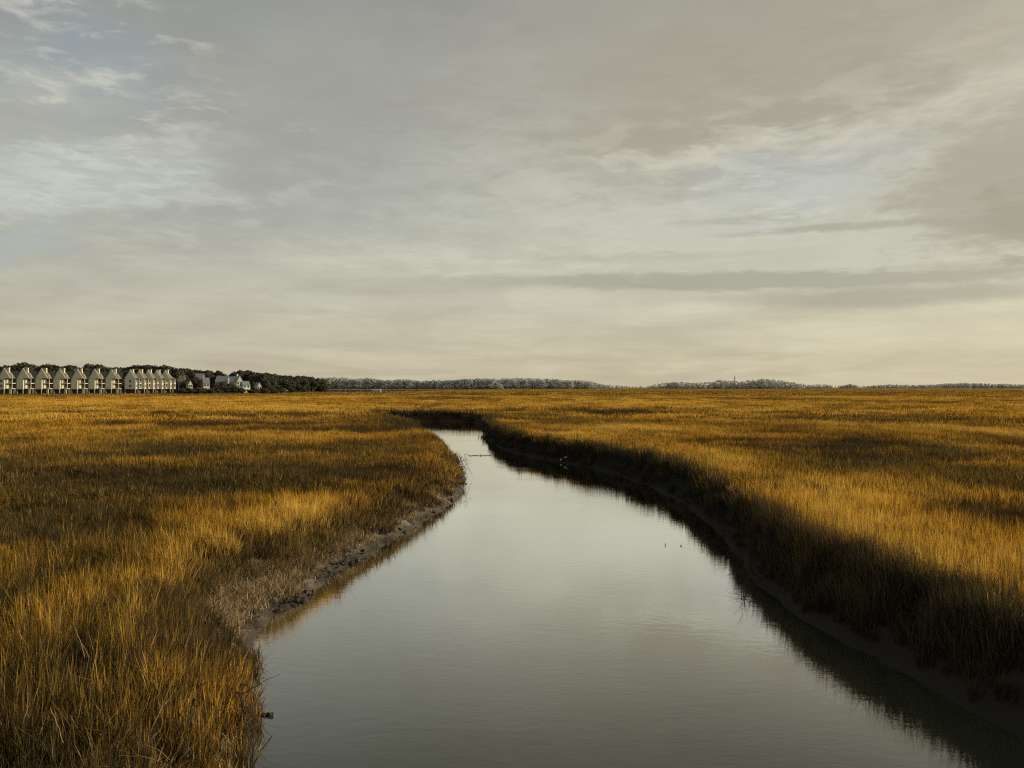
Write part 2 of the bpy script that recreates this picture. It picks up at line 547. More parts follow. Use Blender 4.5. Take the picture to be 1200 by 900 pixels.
def make_grass():
    gm = grass_material()
    specs = {   # zone: clump recipe
        'A': dict(n=34, radius=.15, hmin=.45, hmax=1.15, wid=.0165, lean=.20, segs=4, tuft=.9),
        'B': dict(n=46, radius=.36, hmin=.45, hmax=1.10, wid=.034, lean=.18, segs=3, tuft=.8),
        'C': dict(n=60, radius=1.15, hmin=.60, hmax=1.10, wid=.11, lean=.14, segs=2),
        'D': dict(n=70, radius=5.5, hmin=.55, hmax=1.05, wid=.32, lean=.10, segs=2)}
    colls = {}
    for z, sp in specs.items():
        c = bpy.data.collections.new('grass_clump_' + z)
        for v in range(6): c.objects.link(blade_clump(f'clump_{z}{v}', seed=100 + v * 7 + ord(z), mat=gm, **sp))
        colls[z] = c
    zones = [('A', 4.5, 34, 34, 46), ('B', 30, 112, 9.5, 42), ('C', 104, 380, 1.0, 40), ('D', 360, 1500, .030, 38)]
    allp = []
    for z, r0, r1, dens, half in zones:
        th = math.radians(half)
        n = int(dens * th * (r1 * r1 - r0 * r0))
        r = np.sqrt(RNG.uniform(r0 * r0, r1 * r1, n)); a = RNG.uniform(-th, th, n)
        # fade between zones
        keep = np.ones(n, bool)
        x = r * np.sin(a); y = r * np.cos(a)
        s, left = creek_sd(x, y)
        start = np.where(left, np.where(y < 18.2, -.15, .52), .38 - .26 * sstep(22, 30, y)) * np.where(y > 84, .4, 1.) + (fbm(x * .8, y * .8, 55, 3) - .5) * .7
        cove = np.exp(-(((x + 7.4) / 1.5) ** 2 + ((y - 21.2) / 1.9) ** 2)); start = start + 1.15 * cove
        
        keep &= s > start
        # thinning at the edge of the stand
        keep &= (RNG.uniform(size=n) < sstep(-.1, .5, s - start) * .75 + .25)
        # bald, muddy spots in the near stand
        bald = fbm(x * .55, y * .55, 61, 3)
        keep &= ~((bald < .30) & (RNG.uniform(size=n) < .75))
        bay = bay_field(x, y) > .15
        keep &= ~bay
        keep &= shore_sd(x, y) < 1
        x, y, s, left, start = x[keep], y[keep], s[keep], left[keep], start[keep]
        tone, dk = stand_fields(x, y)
        hgt = .80 + (fbm(x * .22, y * .15, 121, 4) - .5) * .75 + .18 * (tone - .4) + RNG.normal(0, .17, len(x))
        hgt -= .18 * (dk > .3)
        hgt += (fbm(x * 1.5, y * 1.5, 141, 3) - .5) * .55
        e = s - start
        hgt *= .62 + .38 * sstep(0, .9, e)
        hgt = np.where(left, hgt, hgt * (1 + .30 * np.exp(-((e - .8) / 1.2) ** 2)))
        rag = fbm(x * 2.2, y * 2.2, 151, 3) * .9 + RNG.uniform(-.25, .25, len(x))
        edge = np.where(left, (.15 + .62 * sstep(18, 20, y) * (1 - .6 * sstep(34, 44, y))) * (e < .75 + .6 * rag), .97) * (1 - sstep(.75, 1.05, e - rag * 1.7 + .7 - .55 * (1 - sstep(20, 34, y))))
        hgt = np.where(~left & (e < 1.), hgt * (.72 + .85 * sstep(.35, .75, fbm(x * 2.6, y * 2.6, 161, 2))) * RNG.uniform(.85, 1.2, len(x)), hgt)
        dk = np.maximum(dk, edge)  # shade of the bank-edge grass put into the blade colour
        # far bank of the bend is a dark wall too
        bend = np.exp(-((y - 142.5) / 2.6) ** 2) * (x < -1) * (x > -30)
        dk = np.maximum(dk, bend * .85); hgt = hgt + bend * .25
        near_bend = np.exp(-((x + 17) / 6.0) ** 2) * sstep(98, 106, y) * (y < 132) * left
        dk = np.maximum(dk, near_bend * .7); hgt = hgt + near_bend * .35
        olive = sstep(.48, .70, fbm(x * .09, y * .07, 131, 3)) * sstep(0, 1, 1.2 - tone)
        zz = height(x, y) - .04
        nn = len(x)
        sc_xy = RNG.uniform(.7, 1.45, nn)
        hgt = np.clip(hgt, .35, 1.5)
        rot = np.stack([RNG.normal(0, .05, nn), RNG.normal(0, .05, nn), RNG.uniform(0, 2 * math.pi, nn)], 1)
        # at the creek edge the clumps hang out over the mud
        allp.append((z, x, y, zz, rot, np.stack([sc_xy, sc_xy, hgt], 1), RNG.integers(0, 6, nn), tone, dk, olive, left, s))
    # creek side split: everything nearer to the left waterline, in front of the bend, is the left marsh
    for side in ('left', 'right'):
        for z, x, y, zz, rot, scl, pick, tone, dk, olive, left, s in allp:
            pass
    return allp, colls, gm


def emit_grass():
    allp, colls, gm = make_grass()
    # one collection with all recipes so that each marsh is one object
    big = bpy.data.collections.new('marsh_grass_clumps'); base = {}
    k = 0
    for z in 'ABCD':
        base[z] = k
        for o in sorted(colls[z].objects, key=lambda q: q.name): big.objects.link(o); k += 1
    for side, lab in (('left', 'golden marsh grass standing left of the creek as far as the houses'),
                      ('right', 'golden marsh grass right of the creek with its dark shaded edge over the water')):
        P = []; R = []; S = []; K = []; T = []; D = []; O = []
        for z, x, y, zz, rot, scl, pick, tone, dk, olive, left, s in allp:
            m = (left & (y < 133)) | ((x < -60) & (y < 133))
            if side == 'right': m = ~m
            P.append(np.stack([x, y, zz], 1)[m]); R.append(rot[m]); S.append(scl[m]); K.append(pick[m] + base[z]); T.append(tone[m]); D.append(dk[m]); O.append(olive[m])
        c = np.concatenate
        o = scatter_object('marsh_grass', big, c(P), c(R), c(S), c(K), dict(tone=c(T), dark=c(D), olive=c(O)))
        tag(o, lab, 'grass', kind='stuff')
        print('grass', side, sum(len(p) for p in P))
    return gm


def bank_litter():
    """stubble, matted straw and shell-crusted clods on the lit left bank"""
    m, g, out = new_mat('dead_straw')
    h = g.attr('h'); r = g.attr('rnd')
    c = g.mix(r, (.10, .072, .036), (.62, .47, .27)); c = g.mix(h, g.mix(.35, c, (.03, .025, .018)), c)
    d = g.n.new('ShaderNodeBsdfDiffuse'); g.put(c, d.inputs['Color']); g.l.new(d.outputs[0], out.inputs[0])
    col = bpy.data.collections.new('straw_clumps')
    for v in range(4):
        o = blade_clump(f'straw_{v}', 26, .22, .12, .34, .012, .9, 300 + v, m, 3); col.objects.link(o)
    n = 150000
    x = RNG.uniform(-12, 0, n); y = RNG.uniform(9, 66, n)
    s, left = creek_sd(x, y)
    dn = np.exp(-((s - .95) / .42) ** 2) * (.30 + .9 * (fbm(x * 1.1, y * 1.1, 201, 3) > .5))
    k = left & (s > .22) & (RNG.uniform(size=n) < dn * np.where(y < 30, .9, .5))
    cove = np.exp(-(((x + 7.6) / 1.3) ** 2 + ((y - 21.4) / 1.7) ** 2))
    k |= (s > .7) & left & (RNG.uniform(size=n) < cove * .9) & (fbm(x * 1.5, y * 1.5, 202, 3) > .42)
    k &= (y > 18.5) | (RNG.uniform(size=n) < .10)
    k &= (RNG.uniform(size=n) < .72)
    x, y = x[k], y[k]; nn = len(x)
    print('straw', nn)
    rot = np.stack([RNG.normal(0, .25, nn), RNG.normal(0, .25, nn), RNG.uniform(0, 6.28, nn)], 1)
    sc = RNG.uniform(.6, 1.25, nn)
    o = scatter_object('dead_grass_stubble', col, np.stack([x, y, height(x, y) - .02], 1), rot, np.stack([sc, sc, sc * RNG.uniform(.6, 1.2, nn)], 1), RNG.integers(0, 4, nn), {})
    tag(o, 'pale dead stubble and matted straw on the mud of the left bank', 'dead grass', kind='stuff')
    # clods
    cm = plain_mat('dark_shell_crust', (.045, .038, .028), .75, .6, 30, .8)
    bm = bmesh.new(); r = random.Random(5)
    spots = []
    for _ in range(420):
        k = r.random()
        if k < .30: cx, cy = ground_at(r.uniform(372, 440), r.uniform(655, 668)); 
        elif k < .5: cx, cy = ground_at(r.uniform(345, 375), r.uniform(696, 712))
        else:
            i = r.randrange(34, 66); cx, cy = LEFT_L[i]
        spots.append((cx + r.gauss(-.3, .28), cy + r.gauss(0, .45)))
    for (cx, cy) in spots:
        s, _ = creek_sd(np.array([cx]), np.array([cy]))
        if s[0] < -.12: continue
        q = .02 + .085 * r.random() ** 2.2; z = ground_z(cx, cy)
        mt = Matrix.Translation((cx, cy, max(z, WATER_Z) + q * .15)) @ Matrix.Rotation(r.uniform(0, 6), 4, (r.random(), r.random(), r.random())) @ Matrix.Diagonal((q * r.uniform(.7, 1.8), q, q * r.uniform(.4, .9), 1))
        res = bmesh.ops.create_icosphere(bm, subdivisions=1, radius=1, matrix=mt)
        for v in res['verts']: v.co += Vector((r.gauss(0, .3), r.gauss(0, .3), r.gauss(0, .3))) * q
    me = bpy.data.meshes.new('mud_clods'); bm.to_mesh(me); bm.free()
    o = link('mud_clods', me, cm); tag(o, 'dark shell crusted clods scattered along the left waterline', 'clods', kind='stuff')


# ------------------------------------------------------------------ twigs, driftwood, birds
def twig_path(p0, p1, sag=.1, wob=.03, n=7, seed=0):
    r = random.Random(seed); p0 = Vector(p0); p1 = Vector(p1); out = []
    for i in range(n):
        t = i / (n - 1)
        p = p0.lerp(p1, t); p.z += sag * 4 * t * (1 - t)
        if 0 < i < n - 1: p += Vector((r.gauss(0, wob), r.gauss(0, wob), r.gauss(0, wob)))
        out.append(p)
    return out


def P3(px, py, d):
    """survey point at depth d"""
    return Vector((at_depth(px, d), d, CAM_Z - (py - HORY) / FPX * d))


def brush_pile(name, label, cat, loc_px, twigs, mat, rad=.014):
    mb = MB()
    for i, (a, b, sag) in enumerate(twigs):
        pts = twig_path(a, b, sag, .02 * (Vector(b) - Vector(a)).length, 8, i)
        n = len(pts)
        mb.tube(pts, [rad * (1 - .75 * k / (n - 1)) for k in range(n)], 5)
    o = mb.build(name, mat); tag(o, label, cat); return o


def debris():
    wood = plain_mat('weathered_wood', (.045, .036, .026), .85, .5, 12, .5)
    pale = plain_mat('dead_reed', (.26, .185, .085), .8, .3, 12)
    r = random.Random(31)
    # left foreground: bare stems leaning out over the water
    tw = []
    root = lambda: P3(r.uniform(278, 292), r.uniform(800, 850), 12.3)
    tw.append((P3(282, 813, 12.2), P3(329, 789, 12.0), .02))
    tw.append((P3(280, 805, 12.2), P3(303, 826, 12.1), .16))
    tw.append((P3(283, 826, 12.3), P3(319, 862, 12.2), .05))
    tw.append((P3(319, 862, 12.2), P3(288, 890, 12.5), -.04))
    tw.append((P3(284, 834, 12.3), P3(305, 872, 12.5), .03))
    for i in range(15):
        a = P3(r.uniform(276, 290), r.uniform(800, 850), 12.4); b = P3(r.uniform(288, 312), r.uniform(845, 892), 12.5 + r.uniform(-.1, .3))
        b.z = max(b.z, WATER_Z - .02); tw.append((a, b, r.uniform(-.03, .12)))
    brush_pile('bare_branches', 'tangle of bare drooping stems leaning over the water at the left foreground bank', 'branches', None, tw, wood, .008)
    # driftwood chunk
    mb = MB(); bm = bmesh.new()
    c = Vector((*ground_at(312, 838), WATER_Z))
    for i in range(9):
        t = i / 8 - .5
        mt = Matrix.Translation(c + Vector((t * .22, r.gauss(0, .012), .02 + r.gauss(0, .012) + .03 * t))) @ Matrix.Diagonal((.032, .02 * r.uniform(.6, 1.6), .024 * r.uniform(.6, 1.8), 1))
        res = bmesh.ops.create_icosphere(bm, subdivisions=2, radius=1, matrix=mt)
        for v in res['verts']: v.co += Vector((r.gauss(0, .006), r.gauss(0, .006), r.gauss(0, .006)))
    me = bpy.data.meshes.new('driftwood'); bm.to_mesh(me); bm.free()
    tag(link('driftwood', me, wood), 'short dark gnarled driftwood floating beside the left foreground bank', 'driftwood')
    # right promontory
    tw = []
    for i in range(26):
        a = P3(r.uniform(868, 892), r.uniform(655, 690), 24.6 + r.uniform(-.3, .5)); b = P3(r.uniform(845, 878), r.uniform(640, 690), 24.4 + r.uniform(-.4, .4))
        a.z = max(a.z, WATER_Z + .15); b.z = max(b.z, WATER_Z - .03)
        tw.append((a, b, r.uniform(-.05, .15)))
    brush_pile('bare_branches', 'clump of bare twigs poking into the creek from the right bank', 'branches', None, tw, wood, .010)
    # snag in the far water and weeds on the near surface
    x, y = ground_at(562, 534)
    mb = MB(); mb.tube(twig_path((x - 1.0, y, WATER_Z + .03), (x + 1.0, y + .2, WATER_Z + .02), .02, .015, 9, 2), .022, 6)
    mb.tube(twig_path((x + .05, y, WATER_Z), (x + .1, y, WATER_Z + .13), 0, .004, 4, 2), .025, 6)
    tag(mb.build('driftwood_log', wood), 'thin floating log with a stub across the far water near the left bank', 'log')
    for k, (px, py, lab) in enumerate([(780, 639, 'smallest bare sprig poking out of the open water'), (798, 640, 'small curled sprig in the water between two others'),
                                       (834, 643, 'tallest forked sprig rising from the water near the right bank'), (824, 646, 'tiny broken sprig beside the tall forked one')]):
        cx, cy = ground_at(px, py); mb = MB(); hh = (.10, .08, .28, .10)[k]
        for j in range((3, 3, 4, 2)[k]):
            an = r.uniform(0, 6.28)
            tip = (cx + math.cos(an) * hh * .5, cy + math.sin(an) * hh * .2, WATER_Z + hh * r.uniform(.4, 1))
            mb.tube(twig_path((cx + math.cos(an + 2) * hh * .3, cy, WATER_Z - .03), tip, hh * .25, hh * .08, 5, j + k * 9), .008, 5)
        tag(mb.build('water_sprig', wood), lab, 'sprig', 'dead sprigs standing in the water')
    # twigs at the left point
    tw = []
    for i in range(16):
        a = P3(r.uniform(534, 545), r.uniform(530, 548), 52 + r.uniform(-1, 1)); b = P3(r.uniform(543, 556), r.uniform(528, 562), 52 + r.uniform(-1, 1.5))
        b.z = max(b.z, WATER_Z); tw.append((a, b, .05))
    brush_pile('bare_branches', 'thin bare twigs at the tip of the left bank where the creek narrows', 'branches', None, tw, wood, .014)
    # long pale broken reeds lying over the near grass
    reeds = [((205, 795), (186, 838), 10.0), ((90, 745), (105, 770), 11.0), ((122, 715), (150, 700), 12.5), ((196, 657), (206, 657), 15.5), ((100, 770), (88, 735), 10.5),
             ((140, 885), (190, 892), 9.6), ((60, 830), (75, 870), 9.0), ((170, 872), (200, 890), 9.8)]
    for k, (a, b, d) in enumerate(reeds):
        A = P3(*a, d); B = P3(*b, d - .1)
        mb = MB(); mb.tube(twig_path(A, B, .03, .004, 7, k), .0045, 5)
        tag(mb.build('broken_reed', pale), 'pale broken reed lying across the near left grass', 'reed', 'broken reeds caught in the left foreground grass')


def birds():
    white = plain_mat('white_feathers', (.60, .59, .55), .7, .06, 20)
    dark = plain_mat('bird_leg', (.03, .028, .022), .6, .1, 20)
    yel = plain_mat('bird_bill', (.45, .30, .05), .5, .1, 20)

    def bird(px, py, lab, rz, neck):
        x, y = ground_at(px, py, WATER_Z)
        z = max(ground_z(x, y), WATER_Z - .05)
        o = empty('wading_bird', (x, y, z), rz, .85); tag(o, lab, 'bird', 'white wading birds on the right shore')
        # one continuous body: skinned chain tail - body - neck - head
        pts = [(-.23, 0, .20), (-.15, 0, .225), (-.05, 0, .25), (.06, 0, .265), (.12, 0, .31), (.115, 0, .31 + neck * .5), (.15, 0, .32 + neck), (.185, 0, .322 + neck)]
        rad = [.012, .045, .075, .068, .035, .018, .026, .018]
        me = bpy.data.meshes.new('body'); me.from_pydata(pts, [(i, i + 1) for i in range(len(pts) - 1)], [])
        b = link('body', me, white, o)
        sk = b.modifiers.new('skin', 'SKIN'); 
        for i, q in enumerate(rad):
            me.skin_vertices[0].data[i].radius = (q * .8, q)
        me.skin_vertices[0].data[2].use_root = True
        b.modifiers.new('sub', 'SUBSURF').levels = 2; b.modifiers['sub'].render_levels = 2
        for s in (-1, 1):
            MB().tube([(.0, s * .03, .21), (-.02, s * .032, .11), (.0, s * .033, .0), (.03, s * .035, .0)], [.009, .006, .006, .004], 6).build('leg', dark, o)
        MB().tube([(.19, 0, .322 + neck), (.245, 0, .312 + neck)], [.009, .002], 6).build('bill', yel, o)
    bird(657.5, 541.5, 'smaller white wading bird, the left one of the two on the dark shore', math.radians(60), .05)
    bird(663.3, 541.8, 'larger white wading bird leaning forward, the right one of the two on the dark shore', math.radians(20), .10)


# ------------------------------------------------------------------ buildings
def M():
    d = {}
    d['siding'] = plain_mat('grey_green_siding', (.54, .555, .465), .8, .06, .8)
    d['side_lit'] = plain_mat('sunlit_siding', (.62, .56, .40), .8, .06, .8)  # sunlit wall tone put into the colour, warmer than the shaded fronts
    d['roof'] = plain_mat('brown_grey_shingles', (.16, .148, .12), .9, .1, .6)
    d['trim'] = plain_mat('white_trim', (.62, .58, .46), .6, .05, 1)
    d['glass'] = plain_mat('dark_window_glass', (.035, .037, .038), .15, .2, 1, spec=.5)
    d['dark'] = plain_mat('shaded_recess', (.085, .075, .060), .9, .2, 1)  # recess and car park shade as a dark colour; also wheels, posts
    d['white'] = plain_mat('white_paint', (.66, .63, .53), .7, .06, 1)
    d['cream'] = plain_mat('cream_paint', (.55, .50, .36), .7, .06, 1)
    d['tan'] = plain_mat('tan_siding', (.36, .32, .23), .8, .08, 1)
    d['slate'] = plain_mat('blue_grey_shingles', (.20, .22, .22), .85, .15, 1)
    return d


def window(parent, m, face, u, z, w, h, plane, wall_y=0):
    """face 'y': in the plane y=plane facing -Y, u along x; face 'x': plane x facing +X, u along y"""
    f = MB(); p = MB(); t = .14
    if face == 'y':
        for (a, b, c, d) in ((u - t, u + w + t, z - t, z), (u - t, u + w + t, z + h, z + h + t), (u - t, u, z, z + h), (u + w, u + w + t, z, z + h)):
            f.box(a, b, plane - .09, plane - .005, c, d)
        p.box(u, u + w, plane - .05, plane - .004, z, z + h)
    else:
        for (a, b, c, d) in ((u - t, u + w + t, z - t, z), (u - t, u + w + t, z + h, z + h + t), (u - t, u, z, z + h), (u + w, u + w + t, z, z + h)):
            f.box(plane + .005, plane + .09, a, b, c, d)
        p.box(plane + .004, plane + .05, u, u + w, z, z + h)
    fo = f.build('window', m['trim'], parent); p.build('pane', m['glass'], fo)


def townhouse(m, dx, dy, first=False, narrow=False):
    """local: front gable block x 0..wf at y=0 facing -Y, balcony bay x wf..dx set back, side wall faces +X"""
    o = empty('townhouse', (0, 0, 0))
    g0, f1, f2, ev = 0., 2.9, 5.9, 8.7          # car park level, two floors, eaves
    rg = 15.0 - .6
    wf = dx * (.50 if not narrow else 1.0)
    depth = dy + 7
    w = MB()
    # gable block with its triangular end
    cxg = dx * .5 if not narrow else wf * .5
    w.prism_y([(0, f1), (wf, f1), (wf, ev), (0, ev)], 0, dy + .1)
    w.build('wall', m['siding'], o)
    half = dx * .5 if not narrow else wf * .5
    gb = MB().prism_y([(.15, ev + .05), (dx * .98 if not narrow else wf - .1, ev + .05), (cxg, rg - .25)], .05, .3)
    gb.build('gable', m['siding'], o)
    # roof: two slopes with thickness, ridge along y
    x1 = dx + .15 if not narrow else wf + .3
    rf = MB()
    rd = 4.0 if not narrow else 4.2
    ye = dy + .55; yr = rd * .55; zt = rg + .2
    A, B, C_, D = (-.25, .32, ev), (-.25, ye, ev), (x1, .32, ev), (x1, ye, ev); R1, R2 = (cxg, .32, zt), (cxg, yr, zt)
    rf.poly([A, R1, R2, B]).poly([C_, D, R2, R1]).poly([B, R2, D]).poly([A, C_, R1]).poly([A, B, D, C_])
    if not narrow:
        zb = ev + 4.3
        rf.poly([(wf, dy - .4, ev), (dx + .3, dy - .4, ev), (dx + .3, dy + 1.6, zb), (wf, dy + 1.6, zb)]).poly([(wf, dy + 3.6, ev), (wf, dy + 1.6, zb), (dx + .3, dy + 1.6, zb), (dx + .3, dy + 3.6, ev)])
    ro = rf.build('roof', m['roof'], o)
    # white rake boards on the gable
    rk = MB()
    rk.prism_y([(-.3, ev - .1), (-.3, ev + .12), (cxg, rg + .22), (cxg, rg - .0)], -.12, .04)
    rk.prism_y([(x1 + .05, ev - .1), (cxg + .004, rg - .0), (cxg + .004, rg + .22), (x1 + .05, ev + .12)], -.12, .04)
    rk.build('rake_board', m['siding'] if narrow else m['siding'], o)
    # chimney
    cx = cxg + (1.0 if not narrow else .4)
    ch = MB().box(cx, cx + .95, 1.3, 2.3, rg - 3.2, rg + .15).box(cx - .08, cx + 1.03, 1.22, 2.38, rg + .154, rg + .32)
    ch.build('chimney', m['side_lit'], ro)
    # lit side wall of the gable block
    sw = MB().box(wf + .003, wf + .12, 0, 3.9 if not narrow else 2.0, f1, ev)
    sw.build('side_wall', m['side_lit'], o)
    ys = (1.0, 1.2) if not narrow else (.5, .9)
    for z in (f1 + .9, f2 + .7): window(o, m, 'x', ys[0], z, ys[1], 1.4, wf + .12)
    if first:
        for z in (f1 + .9, f2 + .7): window(o, m, 'y', wf * .42, z, 1.2, 1.4, 0)
    if not narrow:
        bx0, bx1, by0, by1 = wf + .12, dx - .02, 1.4, dy - .12
        # recess behind the balconies and its side
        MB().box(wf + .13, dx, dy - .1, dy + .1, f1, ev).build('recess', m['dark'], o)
        # small arched gable over the balcony bay
        ag = MB(); c0 = (bx0 + bx1) / 2 + .3
        prof = [(bx0 + .05, ev + .25)] + [(c0 - (c0 - bx0 - .1) * math.cos(t), ev + .25 + 2.9 * math.sin(t)) for t in np.linspace(0.15, math.pi - .15, 8)] + [(bx1 - .1, ev + .25)]
        prof_in = [(c0 + (x - c0) * .80, ev + .25 + (z - ev - .25) * .84) for x, z in prof]
        i = len(ag.v)
        for k in range(len(prof) - 1):
            a, b, c, d = prof[k], prof[k + 1], prof_in[k + 1], prof_in[k]
            ag.prism_y([a, b, c, d], by0 - .3, by0)
        ag.build('dormer_arch', m['side_lit'], ro)
    else:
        bx0, bx1, by0, by1 = wf + .12, wf + 1.5, 2.1, dy - .1
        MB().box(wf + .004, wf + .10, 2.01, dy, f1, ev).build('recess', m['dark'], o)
        MB().prism_y([(wf + .1, ev + .6), (wf + .1, ev + .3), (wf + 1.7, ev - .1), (wf + 1.7, ev + .1)], 0.2, dy).build('balcony_roof', m['roof'], ro)
    for z in (f1, f2):
        b = MB().box(bx0, bx1, by0, by1, z - .15, z + .18).build('balcony', m['white'], o)
        rl = MB()
        if not narrow:
            rl.box(bx0, bx1, by0 + .02, by0 + .1, z + 1.0, z + 1.12)
            for k in range(11): xx = bx0 + .1 + k * (bx1 - bx0 - .3) / 10; rl.box(xx, xx + .06, by0 + .03, by0 + .09, z + .18, z + 1.0)
        else:
            rl.box(bx1 - .1, bx1 - .02, by0, by1, z + 1.0, z + 1.12)
            for k in range(8): yy = by0 + .1 + k * (by1 - by0 - .3) / 7; rl.box(bx1 - .09, bx1 - .03, yy, yy + .06, z + .18, z + 1.0)
        rl.build('railing', m['white'], b)
    for (xx, yy) in ((bx1 - .3, by0 + .05), (bx1 - .3, by1 - .3)) if narrow else ((bx0 + .05, by0 + .12), (bx1 - .3, by0 + .12)):
        MB().box(xx, xx + .25, yy, yy + .25, f1 + .2, ev).build('post', m['white'], o)
    # car park level: back wall painted dark as shade, slab edge, stout piers
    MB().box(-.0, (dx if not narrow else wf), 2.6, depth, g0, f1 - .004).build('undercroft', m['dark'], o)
    MB().box(-.05, wf + .05, -.06, 2.58, f1 - .35, f1 - .004).build('floor_slab', m['trim'], o)
    for xx in ((.05, wf - .4, dx - .9) if not narrow else (.05, wf - .4)):
        wd = 1.1 if xx > wf else .35
        MB().box(xx, xx + wd, .1, .1 + .4, g0, f1 - .36).build('pier', m['cream'] if wd > 1 else m['tan'], o)
    return o


def place_townhouses(m):
    ordn = ['leftmost', 'second', 'third', 'fourth', 'fifth', 'sixth', 'seventh']
    a = townhouse(m, 7.3, 5.3, True); b = townhouse(m, 7.3, 5.3, False)
    X0, Y0 = at_depth(-3, 440), 440
    for i in range(7):
        o = a if i == 0 else (b if i == 1 else copy_tree(b))
        o.location = (X0 + i * 7.3, Y0 + i * 5.3, 1.15)
        lab = ('leftmost townhouse of the long stilted row, its windowed end wall facing the marsh' if i == 0 else
               f'{ordn[i]} gabled townhouse from the left in the long near row on piers' if i < 6 else 'last gabled townhouse at the right end of the long near row on piers')
        tag(o, lab, 'townhouse', 'townhouses along the far left shore')
    c = townhouse(m, 6.6, 4.9, True, True)
    X1, Y1 = at_depth(146, 478), 478
    for i in range(5):
        o = c if i == 0 else copy_tree(c)
        o.location = (X1 + i * 3.15, Y1 + i * 4.9, 1.15)
        lab = ('first townhouse of the shorter second row, with a broad windowed end wall' if i == 0 else
               f'{ordn[i]} steep gabled townhouse from the left in the shorter second row' if i < 4 else 'last steep gabled townhouse at the right end of the shorter second row')
        tag(o, lab, 'townhouse', 'townhouses along the far left shore')


def house(m, px, py_top, py_base, d, wpx, depth, label, wall='white', roof='slate', ridge='x', storeys=2, porch=True, rz=.6, chimney=False):
    x = at_depth(px, d); z0 = ground_z(x, d) - .05
    top = CAM_Z - (py_top - HORY) / FPX * d - z0
    w = wpx * d / FPX
    eav = top * .62
    o = empty('house', (x, d, z0), rz); tag(o, label, 'house', 'houses among the trees on the far shore')
    W = MB().box(-w / 2, w / 2, 0, depth, 0, eav); W.build('wall', m[wall], o)
    rf = MB()
    if ridge == 'x':
        ov = .4
        rf.prism_x([(-ov, eav - .05), (depth / 2, top), (depth + ov, eav - .05)], -w / 2 - .3, w / 2 + .3)
    else:
        rf.prism_y([(-w / 2 - .35, eav + .0), (w / 2 + .35, eav + .0), (0, top)], .1, depth)
        MB().prism_y([(-w / 2 + .1, eav + .05), (w / 2 - .1, eav + .05), (0, top - .35)], -.06, .09).build('gable', m[wall], o)
    ro = rf.build('roof', m[roof], o)
    if chimney: MB().box(-w * .32, -w * .32 + .9, depth * .3, depth * .3 + .9, eav, top + 1.1).build('chimney', m['white'], ro)
    n = max(2, int(w / 2.6)); sh = eav / storeys
    for s in range(storeys):
        for k in range(n):
            u = -w / 2 + (k + .5) * w / n - .5
            window(o, m, 'y', u, s * sh + .9, 1.0, 1.5, 0)
        window(o, m, 'x', depth * .4, s * sh + .9, 1.1, 1.5, w / 2)
    if porch:
        p = MB().box(-w / 2, w / 2, -2.0, -.1, sh - .12, sh + .1).build('porch', m['white'], o)
        for k in range(4):
            u = -w / 2 + .1 + k * (w - .4) / 3
            MB().box(u, u + .22, -1.98, -1.76, 0, sh - .124).build('column', m['white'], p)
        MB().box(-w / 2, w / 2, -1.99, -1.9, sh + .9, sh + 1.02).build('railing', m['white'], p)
    return o


